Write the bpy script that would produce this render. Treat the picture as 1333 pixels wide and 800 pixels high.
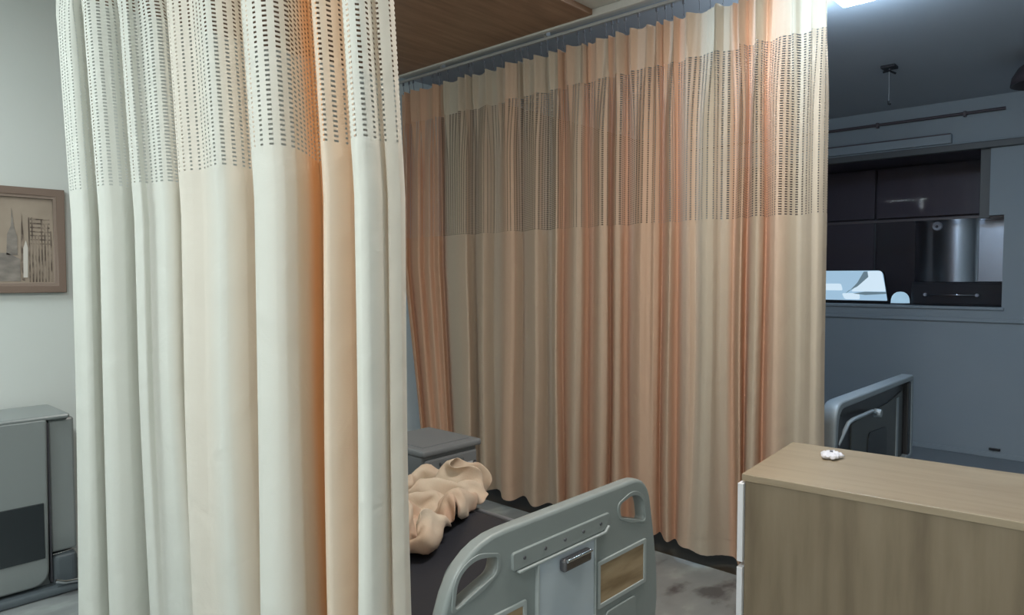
import bpy, bmesh, math, random
import numpy as np
from mathutils import Vector, Matrix
random.seed(7)
for o in list(bpy.data.objects): bpy.data.objects.remove(o)
S = bpy.context.scene
COL = S.collection

# ------------------------------------------------------------ camera, world, lights, exposure
CAM_H = 1.6; FPX = 910.0; AZ = math.radians(47.4); PT = math.atan(39/910)
cd = bpy.data.cameras.new('camera'); cam = bpy.data.objects.new('camera', cd); COL.objects.link(cam)
cd.sensor_width = 36; cd.lens = FPX/1333*36; cd.clip_start = .05
cam.location = (0, 0, CAM_H)
cam.rotation_euler = (math.pi/2-PT, 0, -AZ)
S.camera = cam
S.view_settings.view_transform = 'Standard'; S.view_settings.look = 'None'
S.view_settings.gamma = 1; S.view_settings.exposure = 0.0
w = bpy.data.worlds.new('world'); S.world = w; w.use_nodes = True
w.node_tree.nodes['Background'].inputs[0].default_value = (.8, .87, 1, 1)
w.node_tree.nodes['Background'].inputs[1].default_value = .3

def area(name, loc, size, power, color, rot=(0, 0, 0)):
    l = bpy.data.lights.new(name, 'AREA'); l.shape = 'RECTANGLE'; l.size, l.size_y = size
    l.energy = power; l.color = color
    o = bpy.data.objects.new(name, l); COL.objects.link(o); o.location = loc; o.rotation_euler = rot
    return o
LAMPS = [  # x, y, sx, sy, power down, power sideways, colour
    (-.75, .75, .3, 1.2, 50, 18, (.97, 1, .98)),
    (-.75, -1.6, .3, 1.2, 16, 6, (.96, 1, .97)),
    (-.60, 3.40, .3, 1.2, 42, 16, (.91, 1, 1)),
    (4.08, 1.27, .4, .16, 15, 30, (.60, .80, 1)),
    (2.20, 1.00, .9, .2, 30, 10, (1, .93, .85)),  # added lamp, out of view, brightens the far curtain
]
for i, (x, y, sx, sy, p, q, c) in enumerate(LAMPS):
    area('ceiling_lamp_light', (x, y, 3.13), (sx, sy), p, c)
    l = bpy.data.lights.new('ceiling_lamp_glow', 'POINT'); l.energy = q; l.color = c; l.shadow_soft_size = .07
    o = bpy.data.objects.new('ceiling_lamp_glow', l); COL.objects.link(o); o.location = (x, y, 3.03)

# ------------------------------------------------------------ helpers
def ray(x, y):
    f = np.array([math.sin(AZ)*math.cos(PT), math.cos(AZ)*math.cos(PT), -math.sin(PT)])
    r = np.array([math.cos(AZ), -math.sin(AZ), 0]); u = np.cross(r, f)
    return f+(x-666.5)/FPX*r-(y-400)/FPX*u

def mat(name, col, rough=.6, metal=0, spec=.5, emit=None, noise=None, bump=None, alpha=None):
    m = bpy.data.materials.new(name); m.use_nodes = True; nt = m.node_tree; b = nt.nodes['Principled BSDF']
    b.inputs['Base Color'].default_value = (*col, 1); b.inputs['Roughness'].default_value = rough
    b.inputs['Metallic'].default_value = metal; b.inputs['Specular IOR Level'].default_value = spec
    if emit:
        b.inputs['Emission Color'].default_value = (*emit[0], 1); b.inputs['Emission Strength'].default_value = emit[1]
    tc = nt.nodes.new('ShaderNodeTexCoord')
    def nz(scale, detail=4, stretch=(1, 1, 1)):
        mp = nt.nodes.new('ShaderNodeMapping'); mp.inputs['Scale'].default_value = stretch
        nt.links.new(tc.outputs['Object'], mp.inputs[0])
        n = nt.nodes.new('ShaderNodeTexNoise'); n.inputs['Scale'].default_value = scale; n.inputs['Detail'].default_value = detail
        nt.links.new(mp.outputs[0], n.inputs['Vector']); return n
    if noise:   # (scale, stretch, colour stops)
        n = nz(noise[0], 5, noise[1]); cr = nt.nodes.new('ShaderNodeValToRGB')
        e = cr.color_ramp.elements
        stops = noise[2]
        e[0].position = stops[0][0]; e[0].color = (*stops[0][1], 1)
        e[1].position = stops[-1][0]; e[1].color = (*stops[-1][1], 1)
        for p, c in stops[1:-1]:
            q = e.new(p); q.color = (*c, 1)
        nt.links.new(n.outputs['Fac'], cr.inputs[0]); nt.links.new(cr.outputs[0], b.inputs['Base Color'])
    if bump:    # (scale, strength, stretch)
        n = nz(bump[0], 3, bump[2] if len(bump) > 2 else (1, 1, 1)); bp = nt.nodes.new('ShaderNodeBump')
        bp.inputs['Strength'].default_value = bump[1]; bp.inputs['Distance'].default_value = .002
        nt.links.new(n.outputs['Fac'], bp.inputs['Height']); nt.links.new(bp.outputs[0], b.inputs['Normal'])
    return m

def v3(*a): return a
M = {}
M['wall'] = mat('wall_paint', (.54, .58, .56), .75, bump=(60, .15), noise=(1.2, (1, 1, 1), [(.3, (.60, .645, .62)), (.7, (.64, .67, .65))]))
M['wall_blue'] = mat('blue_grey_paint', (.30, .36, .42), .6, bump=(60, .12), noise=(.9, (1, 1, 1), [(.3, (.29, .35, .41)), (.7, (.33, .385, .44))]))
M['ceil'] = mat('ceiling_paint', (.60, .60, .56), .8, bump=(80, .1))
M['ceil_blue'] = mat('ceiling_blue_light_tint', (.46, .505, .56), .8, bump=(80, .1))
M['trimw'] = mat('white_trim_paint', (.62, .61, .58), .5)
M['wood_panel'] = mat('brown_ceiling_laminate', (.3, .2, .13), .45, noise=(3.0, (1, 9, 9), [(.3, (.22, .125, .075)), (.55, (.30, .175, .105)), (.75, (.36, .22, .135))]), bump=(20, .2, (1, 10, 10)))
M['oak'] = mat('oak_laminate_top', (.5, .42, .3), .35, noise=(2.2, (9, .9, 9), [(.25, (.29, .225, .15)), (.5, (.345, .275, .19)), (.75, (.38, .31, .215))]), bump=(25, .12, (10, 1, 10)))
M['oakv'] = mat('oak_laminate_side', (.4, .33, .22), .45, noise=(2.6, (6, 6, .7), [(.25, (.16, .12, .078)), (.5, (.225, .175, .115)), (.7, (.26, .205, .14))]), bump=(25, .15, (10, 10, 1)))
M['inlay'] = mat('wood_inlay_print', (.4, .28, .15), .4, noise=(5, (1, 1, 7), [(.3, (.22, .145, .075)), (.55, (.36, .255, .15)), (.75, (.42, .31, .19))]))
M['lace_backing'] = mat('dark_lace_backing', (.12, .07, .055), .5, noise=(3, (8, 8, 1), [(.3, (.045, .024, .020)), (.7, (.07, .04, .032))]))
M['floor'] = mat('mottled_vinyl_floor', (.3, .32, .33), .22, noise=(2.6, (1, 1.6, 1), [(.33, (.10, .10, .105)), (.42, (.25, .265, .27)), (.55, (.29, .31, .31)), (.68, (.40, .44, .43))]))
M['strip'] = mat('dark_brown_floor_colour', (.045, .038, .028), .5)
M['farfloor'] = mat('grey_vinyl_floor', (.22, .25, .28), .35)
M['plastic'] = mat('grey_green_moulded_plastic', (.245, .272, .265), .42, bump=(90, .08))
M['plastic_rim'] = mat('pale_plastic_lip', (.36, .39, .385), .35)
M['dots'] = mat('dark_screw', (.07, .07, .08), .4)
M['chrome'] = mat('chrome', (.75, .77, .8), .12, 1)
M['darkclip'] = mat('dark_chrome_clip', (.2, .19, .2), .25, .9)
M['card'] = mat('clear_record_sleeve', (.42, .48, .52), .25, noise=(4, (1, 1, 1), [(.4, (.44, .49, .53)), (.62, (.40, .46, .53)), (.72, (.30, .40, .55))]))
M['mattress'] = mat('black_vinyl_mattress', (.03, .032, .042), .5, bump=(40, .2))
M['steelgrey'] = mat('grey_painted_steel', (.26, .27, .29), .4, .3)
M['locker'] = mat('grey_moulded_locker', (.21, .22, .23), .5, bump=(60, .1))
M['lockerd'] = mat('dark_grey_locker_recess', (.12, .13, .14), .5)
M['label'] = mat('white_label', (.6, .6, .62), .5, noise=(30, (1, 1, 1), [(.44, (.62, .62, .64)), (.56, (.60, .60, .62)), (.62, (.05, .05, .06))]))
M['white'] = mat('white_lacquer', (.80, .80, .83), .4)
M['tissue'] = mat('white_tissue', (.70, .69, .74), .8)
M['framew'] = mat('brown_picture_frame', (.19, .135, .105), .45, bump=(30, .2, (1, 1, 6)))
M['framein'] = mat('pale_brown_frame_slip', (.25, .19, .155), .5)
M['darkline'] = mat('dark_seam', (.05, .05, .06), .5)
M['appl'] = mat('glossy_grey_cabinet_enamel', (.22, .245, .245), .28, bump=(8, .05))
M['appl2'] = mat('blue_grey_cabinet_base', (.105, .125, .14), .2)
M['appldark'] = mat('dark_smoked_panel', (.026, .032, .036), .25)
M['bed2'] = mat('dark_bed_end_plastic', (.042, .042, .045), .35)
M['bed2in'] = mat('mid_grey_bed_end_panel', (.115, .12, .118), .4)
M['bed2rim'] = mat('pale_bed_end_rim', (.32, .37, .41), .35)
M['mauve'] = mat('dark_mauve_cupboard', (.20, .155, .18), .4)
M['mauved'] = mat('dark_cupboard_recess', (.10, .085, .10), .4)
M['mauvel'] = mat('grey_reveal', (.11, .12, .13), .5)
M['steel'] = mat('brushed_stainless_steel', (.52, .57, .61), .34, 1, bump=(60, .1, (1, 1, .02)))
M['counter'] = mat('dark_glossy_counter', (.06, .068, .078), .12)
M['blackplastic'] = mat('black_plastic', (.02, .02, .025), .4)
M['screen'] = mat('lit_screen_pale_blue', (.2, .3, .35), .2, emit=((.50, .72, .86), .95))
M['screenw'] = mat('lit_screen_white_patch', (.3, .3, .3), .2, emit=((.80, .95, 1), 1.1))
M['screeng'] = mat('lit_screen_grey_patch', (.1, .13, .14), .2, emit=((.22, .32, .36), .8))
M['lampglow'] = mat('lit_lamp_diffuser', (.8, .8, .8), .3, emit=((.85, .95, 1), 6))
M['lampblue'] = mat('lit_blue_lamp_diffuser', (.8, .8, .8), .3, emit=((.55, .8, 1), 9))
M['domeglow'] = mat('lit_small_dome_lamp', (.3, .4, .45), .3, emit=((.50, .74, .86), .9))
M['track'] = mat('aluminium_curtain_track', (.50, .49, .48), .4, .2)
M['hookm'] = mat('grey_hook_plastic', (.14, .14, .16), .5)
M['darkpipe'] = mat('dark_mauve_conduit', (.10, .085, .10), .5)

def fabric(name, lo=0.30):
    m = bpy.data.materials.new(name); m.use_nodes = True; nt = m.node_tree
    nt.nodes.remove(nt.nodes['Principled BSDF']); out = nt.nodes['Material Output']
    at = nt.nodes.new('ShaderNodeAttribute'); at.attribute_name = 'fold_bounce_tint'
    tc = nt.nodes.new('ShaderNodeTexCoord')
    mp = nt.nodes.new('ShaderNodeMapping'); mp.inputs['Scale'].default_value = (60, 60, 260)
    n = nt.nodes.new('ShaderNodeTexNoise'); n.inputs['Scale'].default_value = 1.5; n.inputs['Detail'].default_value = 3
    nt.links.new(tc.outputs['Object'], mp.inputs[0]); nt.links.new(mp.outputs[0], n.inputs['Vector'])
    bp = nt.nodes.new('ShaderNodeBump'); bp.inputs['Strength'].default_value = .25; bp.inputs['Distance'].default_value = .002
    nt.links.new(n.outputs['Fac'], bp.inputs['Height'])
    n2 = nt.nodes.new('ShaderNodeTexNoise'); n2.inputs['Scale'].default_value = 7; n2.inputs['Detail'].default_value = 2; n2.inputs['Distortion'].default_value = 1.2
    nt.links.new(tc.outputs['Object'], n2.inputs['Vector'])
    b2_ = nt.nodes.new('ShaderNodeBump'); b2_.inputs['Strength'].default_value = .22; b2_.inputs['Distance'].default_value = .03
    nt.links.new(n2.outputs['Fac'], b2_.inputs['Height']); nt.links.new(b2_.outputs[0], bp.inputs['Normal'])
    d = nt.nodes.new('ShaderNodeBsdfDiffuse'); t = nt.nodes.new('ShaderNodeBsdfTranslucent')
    mx = nt.nodes.new('ShaderNodeMixShader'); mx.inputs[0].default_value = lo
    nt.links.new(at.outputs['Color'], d.inputs[0]); nt.links.new(at.outputs['Color'], t.inputs[0])
    nt.links.new(bp.outputs[0], d.inputs['Normal'])
    nt.links.new(d.outputs[0], mx.inputs[1]); nt.links.new(t.outputs[0], mx.inputs[2]); nt.links.new(mx.outputs[0], out.inputs[0])
    return m
M['curtain'] = fabric('woven_curtain_fabric', .28)

def glass():
    m = bpy.data.materials.new('tinted_window_glass'); m.use_nodes = True; nt = m.node_tree
    nt.nodes.remove(nt.nodes['Principled BSDF']); out = nt.nodes['Material Output']
    t = nt.nodes.new('ShaderNodeBsdfTransparent'); t.inputs[0].default_value = (.84, .86, .9, 1)
    g = nt.nodes.new('ShaderNodeBsdfGlossy'); g.inputs['Roughness'].default_value = .03
    f = nt.nodes.new('ShaderNodeFresnel'); f.inputs[0].default_value = 1.45
    mx = nt.nodes.new('ShaderNodeMixShader'); f.inputs[0].default_value = 1.2
    nt.links.new(f.outputs[0], mx.inputs[0]); nt.links.new(t.outputs[0], mx.inputs[1]); nt.links.new(g.outputs[0], mx.inputs[2])
    nt.links.new(mx.outputs[0], out.inputs[0]); return m
M['glass'] = glass()

def thing(name, label, cat, loc=(0, 0, 0), rz=0, group=None):
    o = bpy.data.objects.new(name, None); COL.objects.link(o); o.location = loc; o.rotation_euler = (0, 0, rz)
    o.empty_display_size = .1
    return tag(o, label, cat, group)
def tag(o, label=None, cat=None, group=None, kind=None):
    if label: o['label'] = label
    if cat: o['category'] = cat
    if group: o['group'] = group
    if kind: o['kind'] = kind
    return o
def link(name, me, m, parent=None):
    o = bpy.data.objects.new(name, me); COL.objects.link(o)
    if m is not None: me.materials.append(m)
    if parent: o.parent = parent
    return o
def from_bm(name, bm, m, parent=None, smooth=False):
    me = bpy.data.meshes.new(name); bm.normal_update(); bm.to_mesh(me); bm.free()
    if smooth: me.shade_smooth()
    return link(name, me, m, parent)
def box(name, lo, hi, m, parent=None, bev=0, seg=2):
    """box in the parent's local frame (or in the world) from corner lo to corner hi, with rounded edges"""
    bm = bmesh.new(); bmesh.ops.create_cube(bm, size=1)
    for v in bm.verts:
        v.co = Vector([(lo[i]+hi[i])/2+v.co[i]*(hi[i]-lo[i]) for i in range(3)])
    if bev: bmesh.ops.bevel(bm, geom=bm.edges[:], offset=bev, segments=seg, profile=.5, affect='EDGES')
    return from_bm(name, bm, m, parent, False)
def struct(o, label=None):
    o['kind'] = 'structure'
    if label: o['label'] = label
    return o
def tube(name, pts, r, m, parent=None, seg=8, closed=False):
    cu = bpy.data.curves.new(name, 'CURVE'); cu.dimensions = '3D'; cu.bevel_depth = r; cu.bevel_resolution = max(1, seg//4); cu.use_fill_caps = True
    sp = cu.splines.new('POLY'); sp.points.add(len(pts)-1)
    for p, q in zip(sp.points, pts): p.co = (*q, 1)
    sp.use_cyclic_u = closed
    return curve_mesh(name, cu, m, parent, True)
def curve_mesh(name, cu, m, parent, smooth=False):
    o = bpy.data.objects.new('tmp', cu); COL.objects.link(o)
    me = bpy.data.meshes.new_from_object(o.evaluated_get(bpy.context.evaluated_depsgraph_get()))
    bpy.data.objects.remove(o); bpy.data.curves.remove(cu)
    me.name = name; me.materials.clear()
    if smooth: me.shade_smooth()
    return link(name, me, m, parent)
def rounded(pts, rad, n=7):
    """polygon with rounded corners; rad is one radius or one per corner"""
    out = []; N = len(pts)
    for i, p in enumerate(pts):
        p = Vector(p); a = Vector(pts[i-1]); b = Vector(pts[(i+1) % N]); r = rad[i] if isinstance(rad, (list, tuple)) else rad
        if r <= 0: out.append(tuple(p)); continue
        da = (a-p); db = (b-p); ra = min(r, da.length*.48); rb = min(r, db.length*.48)
        s = p+da.normalized()*ra; e = p+db.normalized()*rb
        for k in range(n+1):
            t = k/n; q = s*(1-t)**2+p*2*t*(1-t)+e*t*t; out.append(tuple(q))
    return out
def plate(name, loops, y0, y1, bev, m, parent=None, smooth=True):
    """a plate in the XZ plane with outline loops[0] and holes the rest, between depths y0 and y1"""
    cu = bpy.data.curves.new(name, 'CURVE'); cu.dimensions = '2D'; cu.fill_mode = 'BOTH'
    cu.extrude = max(1e-4, (y1-y0)/2-bev); cu.bevel_depth = bev; cu.bevel_resolution = 3; cu.offset = -bev
    for lp in loops:
        sp = cu.splines.new('POLY'); sp.points.add(len(lp)-1); sp.use_cyclic_u = True
        for p, q in zip(sp.points, lp): p.co = (q[0], q[1], 0, 1)
    o = curve_mesh(name, cu, m, parent, False)
    R = Matrix.Translation((0, (y0+y1)/2, 0)) @ Matrix.Rotation(math.pi/2, 4, 'X')
    o.data.transform(R)
    if smooth:
        o.data.shade_smooth()
        try: o.data.set_sharp_from_angle(angle=math.radians(35))
        except Exception: pass
    return o
def disc(name, c, r, h, m, parent=None, axis='Y', seg=16):
    bm = bmesh.new(); bmesh.ops.create_cone(bm, cap_ends=True, segments=seg, radius1=r, radius2=r*.85, depth=h)
    R = {'Y': Matrix.Rotation(math.pi/2, 4, 'X'), 'X': Matrix.Rotation(-math.pi/2, 4, 'Y'), 'Z': Matrix.Identity(4)}[axis]
    bm.transform(Matrix.Translation(c) @ R)
    return from_bm(name, bm, m, parent)
def lathe(name, prof, m, parent=None, seg=32, c=(0, 0, 0), smooth=True):
    bm = bmesh.new(); rings = []
    for r, z in prof:
        rings.append([bm.verts.new((c[0]+r*math.cos(2*math.pi*k/seg), c[1]+r*math.sin(2*math.pi*k/seg), c[2]+z)) for k in range(seg)])
    for a, b in zip(rings, rings[1:]):
        for k in range(seg): bm.faces.new((a[k], a[(k+1) % seg], b[(k+1) % seg], b[k]))
    if prof[0][0] > 1e-4: bm.faces.new(rings[0][::-1])
    if prof[-1][0] > 1e-4: bm.faces.new(rings[-1])
    bmesh.ops.remove_doubles(bm, verts=bm.verts, dist=1e-5); bmesh.ops.recalc_face_normals(bm, faces=bm.faces)
    return from_bm(name, bm, m, parent, smooth)

# ------------------------------------------------------------ the room
X0, X1, Y0, Y1, CZ = -2.0, 7.44, -3.0, 4.5, 3.2
struct(box('floor', (X0, Y0, -.1), (3.54, Y1, 0), M['floor']))
struct(box('floor', (3.9, Y0, -.1), (X1, Y1, 0), M['farfloor']))
struct(box('trim_1', (3.54, Y0, -.1), (3.9, Y1, .001), M['strip']), 'floor coloured dark brown under the curtain')  # floor is dark brown along this band
struct(box('ceiling', (X0, Y0, CZ), (3.62, Y1, CZ+.1), M['ceil']))
struct(box('ceiling', (3.62, Y0, CZ), (X1+.12, Y1, CZ+.1), M['ceil_blue']))  # the far lamp's bluish light is put into this ceiling's colour
struct(box('wall_head', (X0, Y1, 0), (4.0, Y1+.12, CZ), M['wall']))
struct(box('wall_head', (4.0, Y1, 0), (X1+.12, Y1+.12, CZ), M['wall_blue']))
struct(box('wall_left', (X0-.12, Y0, 0), (X0, Y1, CZ), M['wall']))
struct(box('wall_back', (X0, Y0-.12, 0), (X1+.12, Y0, CZ), M['wall']))
# wall_right carries the serving window: lower opening Y .99-3.6, z 1.35-2.15; upper opening Y 1.18-3.6, z 2.15-2.74
WR = struct(box('wall_right', (X1, Y0, 0), (X1+.12, Y1, 1.33), M['wall_blue']))
struct(box('wall_panel', (X1, Y0, 1.33), (X1+.12, .99, CZ), M['wall_blue'], WR))
struct(box('wall_panel', (X1, .99, 2.15), (X1+.12, 1.10, CZ), M['wall_blue'], WR))
struct(box('wall_panel', (X1, 1.10, 2.76), (X1+.12, 3.6, CZ), M['wall_blue'], WR))
struct(box('wall_panel', (X1, 3.6, 1.33), (X1+.12, Y1, CZ), M['wall_blue'], WR))
struct(box('baseboard_right', (X1-.015, Y0, 0), (X1, Y1, .045), M['wall_blue'], bev=.004))
struct(box('trim_2', (X1-.025, Y0, 1.20), (X1, Y1, 1.235), M['wall_blue'], bev=.006), 'blue grey dado moulding below the serving window')
struct(box('trim_3', (X1-.05, Y0, 2.74), (X1+.02, 3.62, 2.80), M['mauvel'], bev=.006), 'dark moulding over the serving window')
struct(box('trim_4', (X1-.03, .80, 2.80), (X1, 3.9, 2.815), M['wall_blue'], bev=.004))
# made-up brown panels, only to darken the view through the lace slots
P = struct(box('trim_5', (4.0, Y1-.03, .75), (7.4, Y1, CZ), M['lace_backing'], bev=.004), 'added dark brown board that darkens the far lace slots')
for k in range(6):
    struct(box('wall_panel', (4.02+k*.56, Y1-.045, .78), (4.02+k*.56+.545, Y1-.03, CZ-.02), M['lace_backing'], P, .004))
# window: glass, post, niche
W1 = struct(box('window_1', (X1+.03, 1.10, 2.13), (X1+.09, 1.18, 2.75), M['mauvel'], bev=.004), 'dark window post beside the blue grey wall')
struct(box('glass_pane', (X1+.055, .995, 1.335), (X1+.061, 3.6, 2.15), M['glass'], W1))
struct(box('glass_pane', (X1+.055, 1.18, 2.15), (X1+.061, 3.6, 2.745), M['glass'], W1))
struct(box('window_sill', (X1-.02, .97, 1.31), (X1+.13, 3.62, 1.337), M['wall_blue'], W1, .006))
struct(box('window_transom', (X1+.045, .995, 2.135), (X1+.07, 3.6, 2.155), M['mauved'], W1))
N = struct(box('wall_niche', (8.50, .7, 1.2), (8.60, 3.9, 2.9), M['mauve']), 'dark mauve cupboard wall behind the serving window')
struct(box('niche_floor', (X1+.12, .7, 1.25), (8.5, 3.9, 1.335), M['counter'], N))
struct(box('niche_ceiling', (X1+.12, .7, 2.8), (8.5, 3.9, 2.9), M['mauve'], N))
struct(box('niche_side', (X1+.12, .6, 1.25), (8.6, .7, 2.9), M['mauvel'], N))
struct(box('niche_side', (X1+.12, 3.9, 1.25), (8.6, 4.0, 2.9), M['mauve'], N))

# wood ceiling panel over the bed bay
cp = struct(box('ceiling_panel', (1.35, 2.52, CZ-.035), (3.45, Y1, CZ), M['wood_panel'], bev=.003), 'brown wood grain ceiling panel over the bed')
struct(box('trim_6', (3.45, .2, CZ-.045), (3.485, Y1, CZ), M['trimw'], bev=.005), 'pale edge moulding of the wooden ceiling panel')

# ------------------------------------------------------------ ceiling lamps
for i, (x, y, sx, sy, p, q, c) in enumerate(LAMPS):
    far = i == 3
    lb = ['long white ceiling lamp above the aisle beside the front curtain', 'long white ceiling lamp at the back of the aisle',
          'long white ceiling lamp near the picture wall', 'small bluish-white ceiling lamp just beyond the end of the far curtain',
          'added unseen ceiling lamp that brightens the far curtain'][i]
    t = thing('ceiling_lamp', lb, 'ceiling lamp', (x, y, CZ))
    box('housing', (-sx/2-.02, -sy/2-.02, -.055), (sx/2+.02, sy/2+.02, 0), M['trimw'], t, .006)
    box('diffuser', (-sx/2, -sy/2, -.062), (sx/2, sy/2, -.05), M['lampblue' if far else 'lampglow'], t, .004)

# ------------------------------------------------------------ curtains
TENS = .36
def catmull(P, n=10):
    P = np.array(P, float); out = []
    Q = np.vstack([2*P[0]-P[1], P, 2*P[-1]-P[-2]])
    for i in range(1, len(Q)-2):
        p0, p1, p2, p3 = Q[i-1], Q[i], Q[i+1], Q[i+2]
        for k in range(n):
            t = k/n; m1 = (p2-p0)*TENS; m2 = (p3-p1)*TENS
            out.append((2*t**3-3*t*t+1)*p1+(t**3-2*t*t+t)*m1+(3*t*t-2*t**3)*p2+(t**3-t*t)*m2)
    out.append(P[-1]); return np.array(out)

def make_curtain(label, knots, base, cream_peach, pitch, slot, bottom, track_pts, rowp, seed, nhooks, drift):
    rng = np.random.RandomState(seed)
    D = catmull(knots, 9); xy = D[:, :2]; tint = np.clip(D[:, 2], 0, 1)
    seg = np.r_[0, np.cumsum(np.hypot(*np.diff(xy, axis=0).T))]; L = seg[-1]
    ncol = int(L/pitch); pitch = L/ncol
    S_ = []
    for k in range(ncol):   # the woven slots open and close along the cloth
        s0 = k*pitch; tk = np.interp(s0+pitch*.6, seg, tint)
        a = slot*(.62+.38*math.sin(s0*2.9+seed)*math.sin(s0*7.3+1.7*seed))*(.55 if tk > .5 else 1)
        S_ += [s0, s0+(pitch-a), s0+(pitch-a)+a*.5]
    S_.append(L); S_ = np.array(S_); ns = len(S_)
    px = np.interp(S_, seg, xy[:, 0]); py = np.interp(S_, seg, xy[:, 1]); tn = np.interp(S_, seg, tint)
    u = S_/L
    # hanging line under the track
    B = np.array(base, float); bs = np.r_[0, np.cumsum(np.hypot(*np.diff(B, axis=0).T))]; bs /= bs[-1]
    # where each part of the cloth hangs: nearest point of the base line, in order
    prog = []
    for x, y in zip(px, py):
        best = 0; bd = 9
        for i in range(len(B)-1):
            d = B[i+1]-B[i]; t = np.clip(np.dot(np.array([x, y])-B[i], d)/np.dot(d, d), 0, 1)
            q = B[i]+d*t; e = math.hypot(x-q[0], y-q[1])
            if e < bd: bd = e; best = bs[i]+(bs[i+1]-bs[i])*t
        prog.append(best)
    prog = np.array(prog)
    k = max(3, int(.25/pitch*3)) | 1
    pad = np.r_[np.full(k//2, prog[0]), prog, np.full(k//2, prog[-1])]
    sm = np.convolve(pad, np.ones(k)/k, 'valid')
    sm = np.maximum.accumulate(sm)
    bx = np.interp(sm, bs, B[:, 0]); by = np.interp(sm, bs, B[:, 1])
    tx = np.gradient(bx); ty = np.gradient(by); ln = np.hypot(tx, ty)+1e-9; nx, ny = -ty/ln, tx/ln
    npl = int(L/.155); ph = 2*np.pi*npl*(u+.006*np.sin(u*37)+.004*np.sin(u*83+1))
    # pinch pleats: flat cloth with narrow pinched tucks
    pl = np.maximum(0, np.cos(ph))**3*.052-.018+.010*np.sin(ph*.5+1)
    topx = bx+nx*pl*-1; topy = by+ny*pl*-1
    topx += (px-bx)*.30; topy += (py-by)*.30
    # the folds open out and join towards the hem
    g_ = np.exp(-.5*(np.arange(-40, 41)/(.045/(L/len(S_))))**2); g_ /= g_.sum()
    sf = lambda v: np.convolve(np.r_[np.full(40, v[0]), v, np.full(40, v[-1])], g_, 'valid')
    qx, qy = sf(px-bx)*1.7, sf(py-by)*1.7
    def pos(z):
        f = np.clip((z-2.4)/(3.0-2.4), 0, 1); f = f*f*(3-2*f)*.92
        amp = 1.0+.05*max(0, (1.0-z))
        bl = .85*np.clip((1.25-z)/1.1, 0, 1)**1.3; lx = bx+(px-bx)*amp*(1-bl)+qx*bl; ly = by+(py-by)*amp*(1-bl)+qy*bl
        g = (z-1.55)
        dr = (.010*np.sin(S_*5.3+z*1.3+seed)+.007*np.sin(S_*11.1-z*2.1))*g
        lx = lx+tx/ln*dr*.7; ly = ly+ty/ln*dr*.7
        x = lx*(1-f)+topx*f; y = ly*(1-f)+topy*f
        dx, dy = drift(u, z)
        return x+dx, y+dy
    C0, C1 = np.array(cream_peach[0]), np.array(cream_peach[1])
    col = C0[None]*(1-tn[:, None])+C1[None]*tn[:, None]  # peach bounce light between the folds is painted into the cloth colour
    col = col*(1+.02*np.sin(S_*9+seed))[:, None]
    root = thing('privacy_curtain', label, 'curtain', (B[:, 0].mean(), B[:, 1].mean(), 0))
    ox, oy = root.location.x, root.location.y
    def strip(name, zs, zfun, mask, colf=1.0, push=0):
        V = []; 
        for z in zs:
            x, y = pos(z); zz = zfun(z)
            if push: x = x+nx*push; y = y+ny*push
            V.append(np.c_[x-ox, y-oy, zz])
        V = np.vstack(V); nz = len(zs); F = []
        for r in range(nz-1):
            for c in range(ns-1):
                if mask and mask(r, c): continue
                F.append((r*ns+c, r*ns+c+1, (r+1)*ns+c+1, (r+1)*ns+c))
        me = bpy.data.meshes.new(name); me.from_pydata(V.tolist(), [], F)
        at = me.color_attributes.new('fold_bounce_tint', 'FLOAT_COLOR', 'POINT')
        cc = np.tile(np.c_[np.clip(col*colf, 0, 1), np.ones(ns)], (nz, 1)).astype(np.float32)
        at.data.foreach_set('color', cc.ravel()); me.shade_smooth()
        return link(name, me, M['curtain'], root)
    hem = .010*np.sin(S_*4.1+seed)+.008*np.sin(S_*9.7)
    zl, zh, zt = 1.91, 2.81, 3.05
    strip('fabric_panel', np.linspace(bottom+.09, zl, 30), lambda z: z+hem*(1-(z-bottom)/(zl-bottom)), None)
    strip('bottom_hem', np.linspace(bottom, bottom+.092, 4), lambda z: z+hem*(1-(z-bottom)/(zl-bottom)), None, 1.03, .003)
    rows = int((zh-zl)/rowp); rp = (zh-zl)/rows; zs = []
    for r in range(rows): zs += [zl+r*rp, zl+r*rp+rp*.55]
    zs.append(zh)
    strip('lace_band', zs, lambda z: z+0*S_, lambda r, c: (r % 2 == 1) and (c % 3 != 0))
    strip('heading_tape', np.linspace(zh, zt, 6), lambda z: z+0*S_+.006*np.cos(ph)*(z-zh)/.24, None, np.array([[1.06, 1.12, 1.15]]) if seed == 3 else 1.0)
    # hooks and gliders from the pleats to the track
    hx, hy = pos(zt)
    idx = [int(i) for i in np.linspace(2, ns-3, nhooks)+rng.uniform(-ns/nhooks*.35, ns/nhooks*.35, nhooks)]
    me = None; mg = None
    for i in idx:
        i = max(1, min(ns-2, i))
        b = np.array([bx[i], by[i]]); dxy = drift(u[i:i+1], zt); b = b+np.array([float(np.atleast_1d(dxy[0])[0]), float(np.atleast_1d(dxy[1])[0])])
        if me is None:
            h = tube('hook', [(0, 0, -.055), (.006, 0, -.062), (.008, 0, -.05), (.002, 0, -.012), (-.004, 0, 0)], .0022, M['hookm'], None, 4); me = h.data
            g = box('glider', (-.006, -.006, 0), (.006, .006, .024), M['hookm'], None, .002, 1); mg = g.data
        else:
            h = bpy.data.objects.new('hook', me); COL.objects.link(h); g = bpy.data.objects.new('glider', mg); COL.objects.link(g)
        h.parent = root; h.location = (b[0]-ox, b[1]-oy, 3.115); g.parent = h; g.location = (0, 0, 0)
    # track
    return root

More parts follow.
